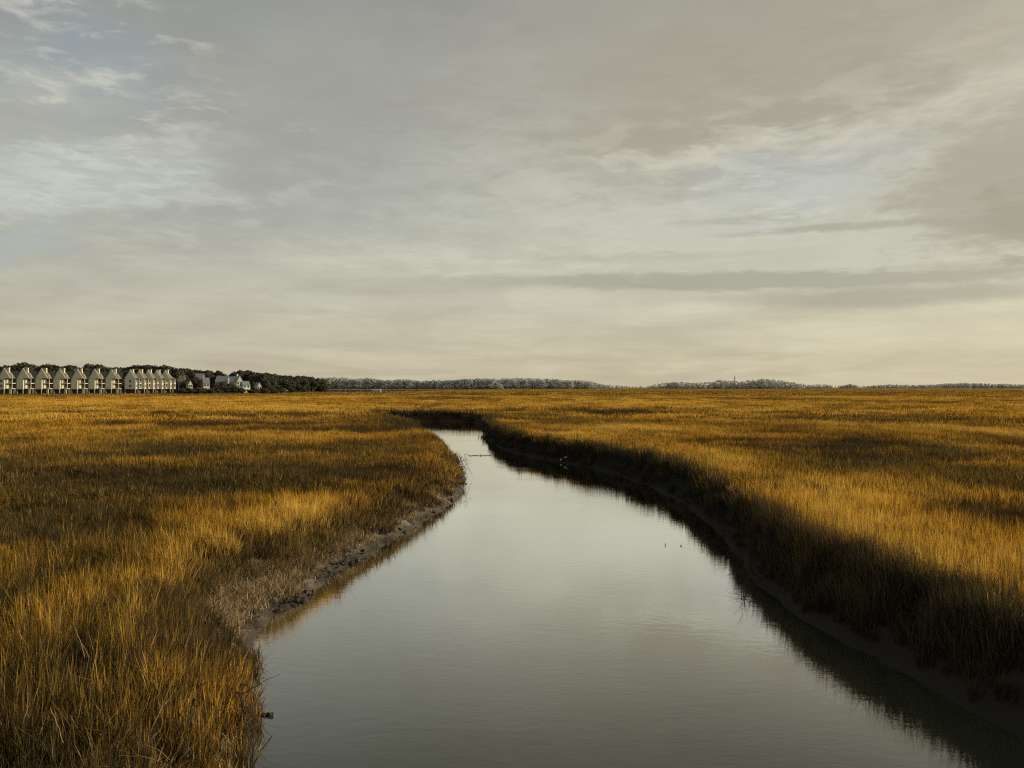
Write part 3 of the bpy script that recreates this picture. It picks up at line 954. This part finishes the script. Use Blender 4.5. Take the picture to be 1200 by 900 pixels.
def place_houses(m):
    house(m, 212, 440, 459, 520, 6, 6, 'tan house with a brown roof just behind the end of the second townhouse row', 'tan', 'roof', 'x', 3, False, .2)
    house(m, 223, 445.5, 460, 505, 5, 6, 'low cream house with bright steps beside the end townhouse', 'cream', 'roof', 'y', 2, True)
    house(m, 242, 442.5, 459, 512, 6.5, 8, 'white pillared house half hidden between two dark trees', 'white', 'slate', 'x', 2, True, .45)
    house(m, 233, 437.5, 459, 560, 8, 8, 'tall tan house with a pale slanting roof showing over the trees', 'tan', 'slate', 'x', 3, False, .2)
    house(m, 259, 440.5, 459, 570, 13, 10, 'wide house with a blue grey roof behind the round tree', 'tan', 'slate', 'x', 2, False, .1)
    house(m, 272, 441, 459, 566, 6, 8, 'pale roofed tan house squeezed between the wide blue grey roof and the tall chimney', 'tan', 'slate', 'x', 2, False, .1)
    house(m, 281, 440, 458, 556, 7, 8, 'cream house with a tall white chimney and a steep gable', 'cream', 'slate', 'y', 3, False, chimney=True)
    house(m, 289, 446.5, 460, 528, 8, 8, 'white house with two dark porch openings facing the marsh', 'white', 'slate', 'x', 2, True)
    house(m, 304, 448, 460, 532, 5, 7, 'small cream cottage right of the white porch house', 'cream', 'slate', 'y', 2, True)
    house(m, 381, 448.5, 458, 655, 5, 6, 'lone white roofed house at the tip of the tree covered point', 'white', 'white', 'x', 2, False, .1)
    # hut at the edge of the bay
    d = 690; x = at_depth(441, d)
    o = empty('boathouse', (x, d, .1)); tag(o, 'small pale boathouse standing alone at the edge of the bay', 'boathouse')
    MB().box(-3.5, 3.5, 0, 5, .6, 2.1).build('wall', m['tan'], o)
    MB().prism_x([(-.4, 2.08), (2.5, 3.1), (5.4, 2.08)], -3.9, 3.9).build('roof', m['tan'], o)
    for s in (-3, 0, 3): MB().box(s - .2, s + .2, .1, .5, -1.2, .596).build('post', m['dark'], o)
    # parked cars and boats as white specks along the shore road
    for k, (px, d, lab) in enumerate([(248, 536, 'white parked car under the round tree by the shore, left one of two'), (255, 540, 'white parked car under the round tree by the shore, right one of two'),
                                      (279, 548, 'silver parked car in front of the cream chimney house'), (334, 600, 'white parked car under the trees on the wooded point'), (360, 640, 'white parked car nearest the tip of the wooded point')]):
        car(m, at_depth(px, d), d, lab, k)
    # tower beyond the right-hand island
    d = 2300; x = at_depth(861, d); zt = CAM_Z + (HORY - 441) / FPX * d
    o = empty('slender_tower', (x, d, 0)); tag(o, 'slender pale tower rising above the trees of the right island', 'tower')
    grey = plain_mat('hazy_tower_paint', (.33, .33, .28), .8, .05, .5)
    MB().tube([(0, 0, 0), (0, 0, zt * .90)], [2.1, 1.3], 12).build('shaft', grey, o)
    MB().tube([(0, 0, zt * .90), (0, 0, zt * .915), (0, 0, zt * .96), (0, 0, zt)], [1.3, 1.9, 1.7, .3], 14).build('lantern_room', grey, o)


def car(m, x, y, lab, k):
    z = ground_z(x, y)
    o = empty('parked_car', (x, y, z), .15 * (k % 3)); tag(o, lab, 'car', 'cars parked along the far shore')
    prof = [(-2.2, .35), (-2.25, .8), (-1.5, .95), (-.95, 1.42), (.7, 1.45), (1.35, .98), (2.15, .85), (2.25, .4)]
    MB().prism_y(prof, -.85, .85).build('body', m['white'], o)
    MB().prism_y([(-1.3, .98), (-.9, 1.36), (.65, 1.38), (1.15, .99)], -.862, .862).build('window', m['glass'], o)
    for sx in (-1.4, 1.4):
        for sy in (-.9, .7):
            MB().tube([(sx, sy, .33), (sx, sy + .2, .33)], .33, 12).build('wheel', m['dark'], o)


# ------------------------------------------------------------------ trees
def leaf_cloud(lobes, per, size, rs):
    """many small leaf-clump faces spread through the lobes' volume"""
    V = []; F = []; T = []
    r = np.random.default_rng(rs)
    for (cx, cy, cz, ax, ay, az) in lobes:
        n = int(per * (ax * ay + ax * az + ay * az) / 3)
        d = r.normal(size=(n, 3)); d /= np.linalg.norm(d, axis=1)[:, None]
        q = r.uniform(.62, 1.08, n) ** .8
        lump = 1 + .16 * np.sin(d[:, 0] * 7 + cx) * np.cos(d[:, 2] * 6 + cy)
        c = d * (q * lump)[:, None] * np.array([ax, ay, az]) + np.array([cx, cy, cz])
        nn = d + r.normal(0, .55, (n, 3)); nn /= np.linalg.norm(nn, axis=1)[:, None]
        u = np.cross(nn, r.normal(size=(n, 3))); u /= np.linalg.norm(u, axis=1)[:, None]
        v = np.cross(nn, u)
        sz = size * r.uniform(.5, 1.3, n)[:, None]
        k = len(V)
        quad = np.stack([c - u * sz - v * sz * .6, c + u * sz * .8 - v * sz * .9, c + u * sz + v * sz * .7, c - u * sz * .7 + v * sz], 1).reshape(-1, 3)
        F.append(np.arange(n * 4).reshape(n, 4) + sum(len(q_) for q_ in V)); V.append(quad); T.append(np.repeat(r.uniform(size=n), 4))
    return np.concatenate(V), np.concatenate(F), np.concatenate(T)


def foliage_mat(name, c0, c1, c2, thru=.12, soft=False):
    m, g, out = new_mat(name)
    t = g.attr('rnd'); oi = g.n.new('ShaderNodeObjectInfo')
    geo = g.n.new('ShaderNodeNewGeometry')
    n = g.noise(geo.outputs['Position'], .35, 3, .6)
    c = g.ramp(t * .5 + n * .6 + (X(g, oi.outputs['Random']) - .5) * .2 - .05, [(.15, c0), (.5, c1), (.9, c2)])
    d = g.n.new('ShaderNodeBsdfDiffuse'); g.put(c, d.inputs['Color']); tr = g.n.new('ShaderNodeBsdfTranslucent'); g.put(c, tr.inputs['Color'])
    if soft:      # distant crowns: leaves shade as one soft canopy, not as single faces
        nv = g.n.new('ShaderNodeVectorMath'); nv.operation = 'MULTIPLY_ADD'
        g.l.new(geo.outputs['Normal'], nv.inputs[0]); nv.inputs[1].default_value = (.22, .22, .22); nv.inputs[2].default_value = (.18, -.62, .75)
        nn = g.n.new('ShaderNodeVectorMath'); nn.operation = 'NORMALIZE'; g.l.new(nv.outputs[0], nn.inputs[0])
        g.l.new(nn.outputs[0], d.inputs['Normal'])
    mx = g.n.new('ShaderNodeMixShader'); mx.inputs[0].default_value = thru; g.l.new(d.outputs[0], mx.inputs[1]); g.l.new(tr.outputs[0], mx.inputs[2])
    g.l.new(mx.outputs[0], out.inputs[0]); return m


def proto_tree(seed, kind, fm, bm_):
    r = random.Random(seed)
    o = empty('oak_tree' if kind == 'oak' else 'pine_tree', (0, 0, 0))
    H = 15.0; lobes = []
    tr = MB()
    if kind == 'oak':
        tr.tube([(0, 0, -.5), (.15, 0, 2.5), (.0, .2, 5.5), (.2, .1, 9)], [.55, .42, .33, .16], 8)
        for i in range(9):
            a = r.uniform(0, 6.28); q = r.uniform(1.5, 4.8); z = r.uniform(4.6, 11.8) - q * .35
            s = r.uniform(2.1, 3.6)
            lobes.append((q * math.cos(a), q * math.sin(a), z, s * 1.15, s * 1.15, s * .72))
            tr.tube([(0, 0, r.uniform(2.2, 4.5)), (q * .5 * math.cos(a), q * .5 * math.sin(a), z * .6 + 1), (q * math.cos(a), q * math.sin(a), z)], [.22, .15, .06], 5)
        lobes.append((0, 0, 11.5, 3.4, 3.4, 2.8)); lobes.append((0, 0, 6.5, 4.4, 4.4, 2.8)); lobes.append((r.uniform(-2, 2), 1, 4.0, 3.5, 3.5, 2.2))
    else:
        tr.tube([(0, 0, -.5), (.1, 0, 5), (.0, .1, 10), (.1, .1, 14)], [.36, .28, .2, .08], 8)
        for i in range(10):
            a = r.uniform(0, 6.28); q = r.uniform(.6, 2.6); z = r.uniform(7.0, 13.6)
            s = r.uniform(1.0, 1.9)
            lobes.append((q * math.cos(a), q * math.sin(a), z, s * 1.3, s * 1.3, s * .7))
            tr.tube([(0, 0, z - .6), (q * math.cos(a), q * math.sin(a), z)], [.1, .04], 5)
        lobes.append((0, 0, 13.8, 1.2, 1.2, 1.2))
    tr.build('trunk', bm_, o, True)
    V, F, T = leaf_cloud(lobes, 62, .42, seed)
    me = np_mesh('crown', V, F); set_attr(me, 'rnd', T.astype(np.float32))
    link('crown', me, fm, o)
    return o


def place_trees():
    fm = foliage_mat('dark_evergreen_foliage', (.040, .043, .030), (.078, .080, .055), (.125, .122, .084))
    fo = foliage_mat('olive_shrub_foliage', (.03, .03, .012), (.07, .065, .03), (.12, .11, .05))
    bk = plain_mat('bark', (.06, .05, .038), .9, .3, 3)
    protos = [proto_tree(s, k, fm, bk) for s, k in ((1, 'oak'), (2, 'oak'), (3, 'oak'), (4, 'pine'), (5, 'oak'))]
    used = [False] * len(protos)
    r = random.Random(77)
    lab = {}

    def put(px, d, ytop, label, group, kinds=(0, 1, 2, 4), wide=1.0):
        k = r.choice(kinds); p = protos[k]
        o = p if not used[k] else copy_tree(p); used[k] = True
        x = at_depth(px, d); z = ground_z(x, d)
        h = (CAM_Z + (HORY - ytop) / FPX * d) - z
        s = h / 14.4
        o.location = (x, d, z - .1); o.scale = (s * wide, s * wide, s); o.rotation_euler = (0, 0, r.uniform(0, 6.28))
        tag(o, label, 'tree', group)

    def prof(px, pts):
        return float(np.interp(px, [p[0] for p in pts], [p[1] for p in pts]))
    L1 = 'dark evergreen tree in the line behind the long row of townhouses'
    pr = [(-30, 429), (0, 429), (14, 428), (28, 423.5), (36, 427), (45, 429), (55, 426.5), (65, 428), (75, 430), (85, 428), (97, 430), (103, 427), (110, 425), (118, 428), (125, 430), (140, 431),
          (150, 429), (165, 427), (178, 428.5), (188, 430), (196, 428), (206, 432), (214, 431.5), (224, 433), (240, 433.5), (252, 434), (262, 438), (270, 441), (276, 435), (284, 433.5), (300, 436), (320, 438), (335, 439.5),
          (355, 440), (370, 442), (376, 444)]
    px = -24
    while px < 140:
        for d, dy in ((505, 0), (530, 1.5)):
            put(px + r.uniform(-3, 3), d + r.uniform(-4, 4) + px * .12, prof(px, pr) + dy + r.uniform(-.6, .8), L1, 'trees behind the near townhouses', wide=1.05)
        px += 10
    L2 = 'dark evergreen tree in the line behind the short second row of townhouses'
    px = 142
    while px < 208:
        for d, dy in ((545, 0), (565, 1)):
            put(px + r.uniform(-3, 3), d + r.uniform(-4, 4), prof(px, pr) + dy + r.uniform(-.6, .6), L2, 'trees behind the second townhouses')
        px += 9
    L3 = 'dark tree rising behind the scattered houses right of the townhouses'
    px = 212
    while px < 312:
        put(px + r.uniform(-2, 2), 625 + r.uniform(-8, 8), prof(px, pr) + r.uniform(-.5, .5), L3, 'trees behind the scattered houses', (0, 1, 2, 4, 3), .95)
        if px < 230: put(px + r.uniform(-2, 2), 600 + r.uniform(-8, 8), prof(px, pr) + 2, L3, 'trees behind the scattered houses')
        px += 7
    for (px, d, yt, w, lb) in [(217, 512, 446, 1.0, 'dark bushy tree pressed against the end of the second townhouse row'),
                               (229, 525, 441.5, 1.0, 'dark bushy tree left of the white pillared house'),
                               (235, 530, 444, .8, 'smaller dark tree just left of the white pillared house'),
                               (252, 530, 449, 1.7, 'broad low round tree right of the white pillared house'),
                               (260, 535, 448, 1.6, 'broad round tree in front of the blue grey roof'),
                               (269, 540, 449, 1.3, 'dark round tree in front of the pale roofed tan house'),
                               (276, 535, 452, 1.0, 'small dark tree left of the white porch house'),
                               (297, 545, 447.5, 1.0, 'dark tree between the white porch house and the small cottage'),
                               (312, 560, 445, 1.1, 'dark tree just right of the small cream cottage')]:
        put(px, d, yt, lb, 'trees among the scattered houses', (0, 1, 2, 4), w)
    for k, (px, d, w) in enumerate([(214, 497, 2.2), (221, 499, 1.6), (231, 503, 2.4), (240, 506, 1.5), (247, 508, 2.6), (256, 512, 2.2), (266, 515, 2.6), (275, 518, 2.0),
                                    (283, 520, 1.7), (295, 524, 2.6), (300, 525, 1.4), (309, 532, 2.4), (319, 545, 2.6), (330, 560, 2.6), (342, 580, 2.6), (355, 600, 2.4)]):
        put(px, d, 455.5 + r.uniform(-1.6, .8), 'low dark shrub along the shore in front of the scattered houses', 'shrubs along the shore', (0, 1, 2, 4), w)
    L4 = 'dark tree of the wooded point reaching into the marsh'
    px = 310
    while px < 381:
        for d, dy in ((600 + (px - 310) * .75, 4.5), (640 + (px - 310) * .35, 0), (618 + (px - 310) * .5, 2)):
            put(px + r.uniform(-2, 2), d + r.uniform(-5, 5), min(prof(px, pr) + dy + r.uniform(-.6, .8), 447), L4, 'trees of the wooded point', (0, 1, 2, 4), 1.0)
        px += 6.2


def far_wood(name, label, segs, d, base, col, thick=30, n=220, seed=1, palmy=False, kind='stuff', size=1.):
    """segs: [(px, ytop)...] profile of the canopy"""
    r = random.Random(seed); V = []; F = []; T = []; off = 0
    xs = [p[0] for p in segs]; ys = [p[1] for p in segs]
    mb = MB()
    for i in range(n):
        px = xs[0] + (xs[-1] - xs[0]) * (i + r.random()) / n
        yt = float(np.interp(px, xs, ys)); dd = d + r.uniform(0, thick)
        top = CAM_Z + (HORY - yt) / FPX * dd + r.uniform(-.22, .10) * (HORY - yt) / FPX * dd
        top = max(top, 3.0)
        x = at_depth(px, dd); lobes = []
        wd = top * r.uniform(.22, .36)
        if palmy and r.random() < .35:
            top *= 1.10
            lobes.append((x, dd, top * .9, wd * .8, wd * .8, top * .09))
            mb.tube([(x, dd, 0), (x + .5, dd, top * .88)], [.5, .3], 5)
        else:
            for j in range(3):
                lobes.append((x + r.uniform(-.6, .6) * wd, dd, top * (.82 - .22 * j), wd * r.uniform(.7, 1.1), wd, top * .17))
        lobes.append((x, dd, top * .28, wd * 1.4, wd, top * .28))
        v, f, t = leaf_cloud(lobes, 2.6 / size ** 2, .95 * size, seed * 1000 + i)
        V.append(v); F.append(f + off); T.append(t); off += len(v)
    me = np_mesh(name, np.concatenate(V), np.concatenate(F)); set_attr(me, 'rnd', np.concatenate(T).astype(np.float32))
    o = link(name, me, col); tag(o, label, 'woodland', kind=kind)
    return o


def place_far_woods():
    near = foliage_mat('hazy_wood_near', (.48, .505, .45), (.53, .55, .49), (.58, .595, .53), .1, True)  # aerial haze mixed into the leaf colours, paler for farther woods
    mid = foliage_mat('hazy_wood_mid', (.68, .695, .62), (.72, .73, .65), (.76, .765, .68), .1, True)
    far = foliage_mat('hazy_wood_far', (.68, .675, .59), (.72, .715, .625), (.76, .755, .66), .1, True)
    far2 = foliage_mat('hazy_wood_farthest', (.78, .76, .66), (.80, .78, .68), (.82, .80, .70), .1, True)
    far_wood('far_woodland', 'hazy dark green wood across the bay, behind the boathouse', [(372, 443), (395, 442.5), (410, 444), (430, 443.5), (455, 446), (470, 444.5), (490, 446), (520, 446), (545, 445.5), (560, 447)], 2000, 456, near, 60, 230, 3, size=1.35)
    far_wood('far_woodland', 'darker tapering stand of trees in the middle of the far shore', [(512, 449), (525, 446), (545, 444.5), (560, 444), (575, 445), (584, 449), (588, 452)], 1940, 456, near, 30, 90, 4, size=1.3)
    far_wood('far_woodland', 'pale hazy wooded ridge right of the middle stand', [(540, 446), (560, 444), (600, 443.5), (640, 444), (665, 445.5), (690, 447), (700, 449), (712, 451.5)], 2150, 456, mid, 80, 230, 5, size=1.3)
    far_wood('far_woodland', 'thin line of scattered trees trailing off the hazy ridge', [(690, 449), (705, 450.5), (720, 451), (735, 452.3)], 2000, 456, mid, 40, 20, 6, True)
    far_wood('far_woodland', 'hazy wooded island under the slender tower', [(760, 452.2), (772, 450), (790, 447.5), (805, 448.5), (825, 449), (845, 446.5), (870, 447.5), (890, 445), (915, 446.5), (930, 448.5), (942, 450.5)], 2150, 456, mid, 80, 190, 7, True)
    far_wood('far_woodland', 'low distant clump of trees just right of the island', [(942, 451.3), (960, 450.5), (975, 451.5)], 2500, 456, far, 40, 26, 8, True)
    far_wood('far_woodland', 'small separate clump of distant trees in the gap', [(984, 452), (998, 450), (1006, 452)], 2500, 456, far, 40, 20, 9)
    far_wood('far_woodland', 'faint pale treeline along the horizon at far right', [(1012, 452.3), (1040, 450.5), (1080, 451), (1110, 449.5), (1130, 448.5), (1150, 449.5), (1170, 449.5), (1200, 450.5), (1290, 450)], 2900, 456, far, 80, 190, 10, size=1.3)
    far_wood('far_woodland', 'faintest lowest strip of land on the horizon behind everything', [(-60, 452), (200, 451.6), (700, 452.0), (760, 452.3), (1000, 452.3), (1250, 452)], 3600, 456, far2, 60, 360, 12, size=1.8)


# ------------------------------------------------------------------ sky
SUN_AZ, SUN_EL = math.radians(80), math.radians(15)


def build_world():
    w = bpy.data.worlds.new("World"); scene.world = w; w.use_nodes = True
    g = NT(w.node_tree); g.n.clear()
    out = g.n.new('ShaderNodeOutputWorld'); bg = g.n.new('ShaderNodeBackground')
    sky = g.n.new('ShaderNodeTexSky'); sky.sky_type = 'NISHITA'; sky.sun_disc = False
    sky.sun_elevation = SUN_EL; sky.sun_rotation = SUN_AZ; sky.dust_density = 2.5; sky.air_density = 1.2
    tc = g.n.new('ShaderNodeTexCoord'); V = tc.outputs['Generated']
    x, y, z = g.sep(V)
    az = g.m('ARCTAN2', x, y) * 57.2958
    el = g.m('ARCSINE', z) * 57.2958
    zp = g.m('MAXIMUM', z, .0) + .10
    plane = g.vec(x / zp, y / zp, 0.)
    ae = g.vec(az * .10, el * .42, 0.)
    n_big = g.noise(plane, .55, 5, .55, .6)
    n_mid = g.noise(plane, 1.7, 6, .6, .8)
    n_st = g.noise(ae, 1.0, 6, .6, .4)
    n_fine = g.noise(g.vec(az * .25, el * .8, 3.), 1.3, 6, .62, .5)
    n_w1 = g.noise(g.vec(az * .14, el * .42, 9.), 1.0, 7, .66, .6)
    n_w2 = g.noise(g.vec(az * .15, el * .5, 21.), 1.0, 7, .66, .6)
    n_rag = g.noise(g.vec(az * .32, el * 1.25, 5.), 1.1, 8, .68, .7)
    waz = az + (n_w1 - .5) * 15.; wel = el + (n_w2 - .5) * 5.5 + (n_fine - .5) * 1.6

    def cv(px, py):
        a = math.atan((px - 600) / FPX); return math.degrees(a), math.degrees(math.atan((HORY - py) / FPX * math.cos(a)))

    def band(px0, py0, px1, py1, half_px, soft=.6, wp=1., rg=1.5):
        """soft elongated mask between two surveyed directions"""
        a0, e0 = cv(px0, py0); a1, e1 = cv(px1, py1)
        cx, cy = (a0 + a1) / 2, (e0 + e1) / 2; L = math.hypot(a1 - a0, e1 - e0) / 2; ca, sa = (a1 - a0) / (2 * L), (e1 - e0) / (2 * L)
        A = az + (waz - az) * wp; E = el + (wel - el) * wp
        u = ((A - cx) * ca + (E - cy) * sa) / L
        v = ((E - cy) * ca - (A - cx) * sa) / (half_px / 16.1)
        r = g.m('SQRT', u * u + v * v)
        return g.remap(r + (n_rag - .5) * rg, 1. + soft, 1. - soft, 0., 1.)
    # base by elevation, left to right
    e = g.m('MAXIMUM', el, 0.) / 30.
    left = g.ramp(e, [(0., lin(190, 180, 158)), (.09, lin(191, 184, 164)), (.22, lin(188, 186, 172)), (.42, lin(176, 178, 170)), (.62, lin(164, 167, 163)), (.86, lin(148, 152, 151))])
    right = g.ramp(e, [(0., lin(206, 196, 168)), (.09, lin(206, 199, 175)), (.22, lin(205, 202, 183)), (.42, lin(198, 197, 181)), (.62, lin(184, 181, 165)), (.86, lin(168, 164, 150))])
    c = g.mix(g.remap(az, -28., 30., smooth=False), left, right)
    # broad soft structure
    t = g.remap(n_big, .36, .64)
    c = g.mix(.55, c, g.mix(t, g.mix(1., c, (.86, .85, .86), 'MULTIPLY'), g.mix(1., c, (1.09, 1.10, 1.09), 'MULTIPLY')))
    t2 = g.remap(n_mid * .5 + n_st * .5, .38, .62)
    c = g.mix(.75, c, g.mix(t2, g.mix(1., c, (.93, .92, .92), 'MULTIPLY'), g.mix(1., c, (1.06, 1.065, 1.06), 'MULTIPLY')))

    def lay(c, mask, col, k):
        return g.mix(mask * k, c, col)
    # pale cool opening on the left, and the light band in the middle
    c = lay(c, band(-60, 215, 230, 205, 30), lin(190, 198, 192), .75)
    c = lay(c, band(-60, 285, 90, 285, 22), lin(170, 182, 184), .5)
    c = lay(c, band(150, 225, 300, 232, 7, .7), lin(200, 203, 190), .55)
    c = lay(c, band(0, 60, 190, 100, 42), lin(150, 163, 170), .55)
    c = lay(c, band(520, 240, 1120, 290, 30, .8), lin(201, 204, 190), .6)
    c = lay(c, band(820, 210, 1040, 195, 40), lin(190, 194, 192), .8)
    c = lay(c, band(330, 310, 800, 300, 14, .8), lin(198, 200, 186), .45)
    # darker cloud bodies
    c = lay(c, band(200, 120, 520, 150, 75, .8), lin(156, 156, 150), .55)
    c = lay(c, band(230, 250, 520, 215, 42, .8), lin(165, 166, 162), .55)
    c = lay(c, band(620, 120, 1150, 20, 85, .75), lin(166, 161, 146), .75)
    c = lay(c, band(640, 190, 900, 130, 28, .8), lin(170, 166, 150), .5)
    c = lay(c, band(1060, 225, 1320, 215, 62, .45), lin(168, 162, 145), .8)
    c = lay(c, band(1150, 260, 1320, 250, 34, .5), lin(156, 149, 132), .6)
    # bright lit edges under the right-hand cloud
    c = lay(c, band(660, 192, 1010, 155, 9, .8), lin(206, 203, 186), .6)
    c = lay(c, band(990, 150, 1230, 92, 13, .8), lin(206, 202, 184), .6)
    c = lay(c, band(1110, 60, 1230, 40, 30, .8), lin(190, 180, 160), .5)
    # thin dark streaks low on the right
    c = lay(c, band(560, 328, 1300, 312, 10, .38, .25, 1.0), lin(166, 164, 150), .85)
    c = lay(c, band(330, 341, 700, 330, 6, .6, .25, 1.1), lin(178, 176, 162), .5)
    c = lay(c, band(600, 300, 900, 296, 4, .7, .3, 1.2), lin(178, 177, 164), .45)
    c = lay(c, band(880, 352, 1250, 338, 12, .5, .22, .9), lin(168, 165, 150), .85)
    c = lay(c, band(860, 272, 1150, 256, 4.5, .6, .22, .9), lin(166, 163, 149), .75)
    c = lay(c, band(800, 262, 950, 252, 4., .6, .22, .9), lin(172, 171, 157), .6)
    c = lay(c, band(380, 336, 640, 322, 6, .7, .5), lin(182, 180, 164), .5)
    # small wisps
    n_c1 = g.noise(g.vec(az * .18, el * .62, 13.), 1.3, 8, .62, .35)
    n_c2 = g.noise(g.vec(az * .30, el * 1.5, 31.), 1.2, 8, .62, .25)

    def tufts(c, mask, nz, lo, hi, col, k):
        return g.mix(mask * g.remap(nz, lo, hi) * k, c, col)
    wl = lin(212, 212, 200)
    c = lay(c, band(-80, 228, 190, 212, 24, .7, .5, 1.3), lin(196, 202, 195), .7)
    c = lay(c, band(60, 195, 260, 172, 14, .8, .6, 1.5), lin(198, 200, 190), .5)
    c = lay(c, band(10, 120, 150, 80, 26, .8, .7, 1.5), lin(182, 182, 174), .55)
    c = lay(c, band(60, 62, 160, 58, 16, .8, .7, 1.5), lin(138, 150, 158), .5)
    c = tufts(c, band(-30, 60, 215, 75, 70, .8), n_c1, .48, .66, wl, .62)
    c = tufts(c, band(-60, 205, 330, 215, 60, .8), n_c1, .50, .64, wl, 0.41)
    c = tufts(c, band(-60, 205, 330, 200, 70, .8), n_c2, .55, .42, lin(160, 165, 164), 0.31)
    c = tufts(c, band(170, 118, 275, 124, 10, .9), n_c2, .44, .62, wl, 0.48)
    c = tufts(c, band(330, 150, 385, 152, 8, .9), n_c2, .46, .62, wl, 0.34)
    c = tufts(c, band(600, 210, 1230, 95, 45, .9), n_c1, .47, .62, lin(212, 209, 192), 0.37)
    c = tufts(c, band(760, 225, 1060, 205, 30, .9), n_c2, .54, .66, wl, 0.48)
    c = tufts(c, band(860, 255, 1060, 248, 12, .9), n_c2, .48, .60, wl, 0.48)
    c = tufts(c, band(400, 305, 820, 300, 16, .9), n_c2, .50, .62, wl, 0.34)
    c = tufts(c, band(650, 371, 830, 370, 8, .9), n_c2, .52, .60, lin(214, 208, 188), 0.34)
    c = tufts(c, band(640, 120, 1230, 40, 120, .9), n_c1, .52, .38, lin(160, 154, 138), 0.31)
    c = tufts(c, band(240, 160, 620, 140, 120, .9), n_c1, .52, .38, lin(152, 153, 148), 0.24)
    c = tufts(c, band(-40, 260, 700, 290, 70, .9), n_c2, .52, .40, lin(172, 171, 161), 0.24)
    # glow low on the right
    c = lay(c, band(1040, 420, 1420, 400, 70, .9, .3), lin(210, 200, 172), .22)
    # above the frame the sky is darkened to lower the ambient light; below the horizon dull
    up = g.remap(el, 27., 55.)
    c = g.mix(up * .6, c, (.22, .225, .225))
    dn = g.remap(el, 0., -6.)
    c = g.mix(dn, c, (.12, .10, .06))
    cloud10 = g.mix(1., c, (10.55, 10.45, 10.2), 'MULTIPLY')
    fin = g.mix(.93, sky.outputs[0], cloud10)
    g.put(fin, bg.inputs['Color']); bg.inputs['Strength'].default_value = .1
    g.l.new(bg.outputs[0], out.inputs[0])
    w.cycles.sampling_method = 'MANUAL'; w.cycles.sample_map_resolution = 512


def sun_lamp():
    l = bpy.data.lights.new('sun', 'SUN'); l.energy = 4.7; l.angle = math.radians(.6); l.color = (1., .84, .60)
    o = bpy.data.objects.new('sun', l); COL.objects.link(o)
    d = Vector((math.sin(SUN_AZ) * math.cos(SUN_EL), math.cos(SUN_AZ) * math.cos(SUN_EL), math.sin(SUN_EL)))
    o.rotation_euler = d.to_track_quat('Z', 'Y').to_euler(); o.location = (60, 10, 40)


def camera():
    c = bpy.data.cameras.new('camera'); o = bpy.data.objects.new('camera', c); COL.objects.link(o)
    c.lens = 36 * FPX / 1200; c.sensor_width = 36; c.clip_end = 20000; c.clip_start = .1
    o.location = (0, 0, CAM_Z); o.rotation_euler = (math.radians(90) + math.atan((HORY - 450) / FPX), 0, 0)
    scene.camera = o


def settings():
    scene.render.engine = 'CYCLES'
    scene.view_settings.view_transform = 'Standard'; scene.view_settings.look = 'None'; scene.view_settings.exposure = 0
    c = scene.cycles
    c.max_bounces = 5; c.diffuse_bounces = 3; c.glossy_bounces = 2; c.transmission_bounces = 2; c.transparent_max_bounces = 4
    c.use_denoising = True; c.denoiser = 'OPENIMAGEDENOISE'; c.sample_clamp_indirect = 4
    c.denoising_prefilter = 'ACCURATE'
    c.use_denoising = False
    c.pixel_filter_type = 'BLACKMAN_HARRIS'; c.filter_width = 1.15


camera(); settings(); build_world(); sun_lamp()
build_ground(); build_water()
emit_grass(); bank_litter(); debris(); birds()
mats = M(); place_townhouses(mats); place_houses(mats); place_trees(); place_far_woods()
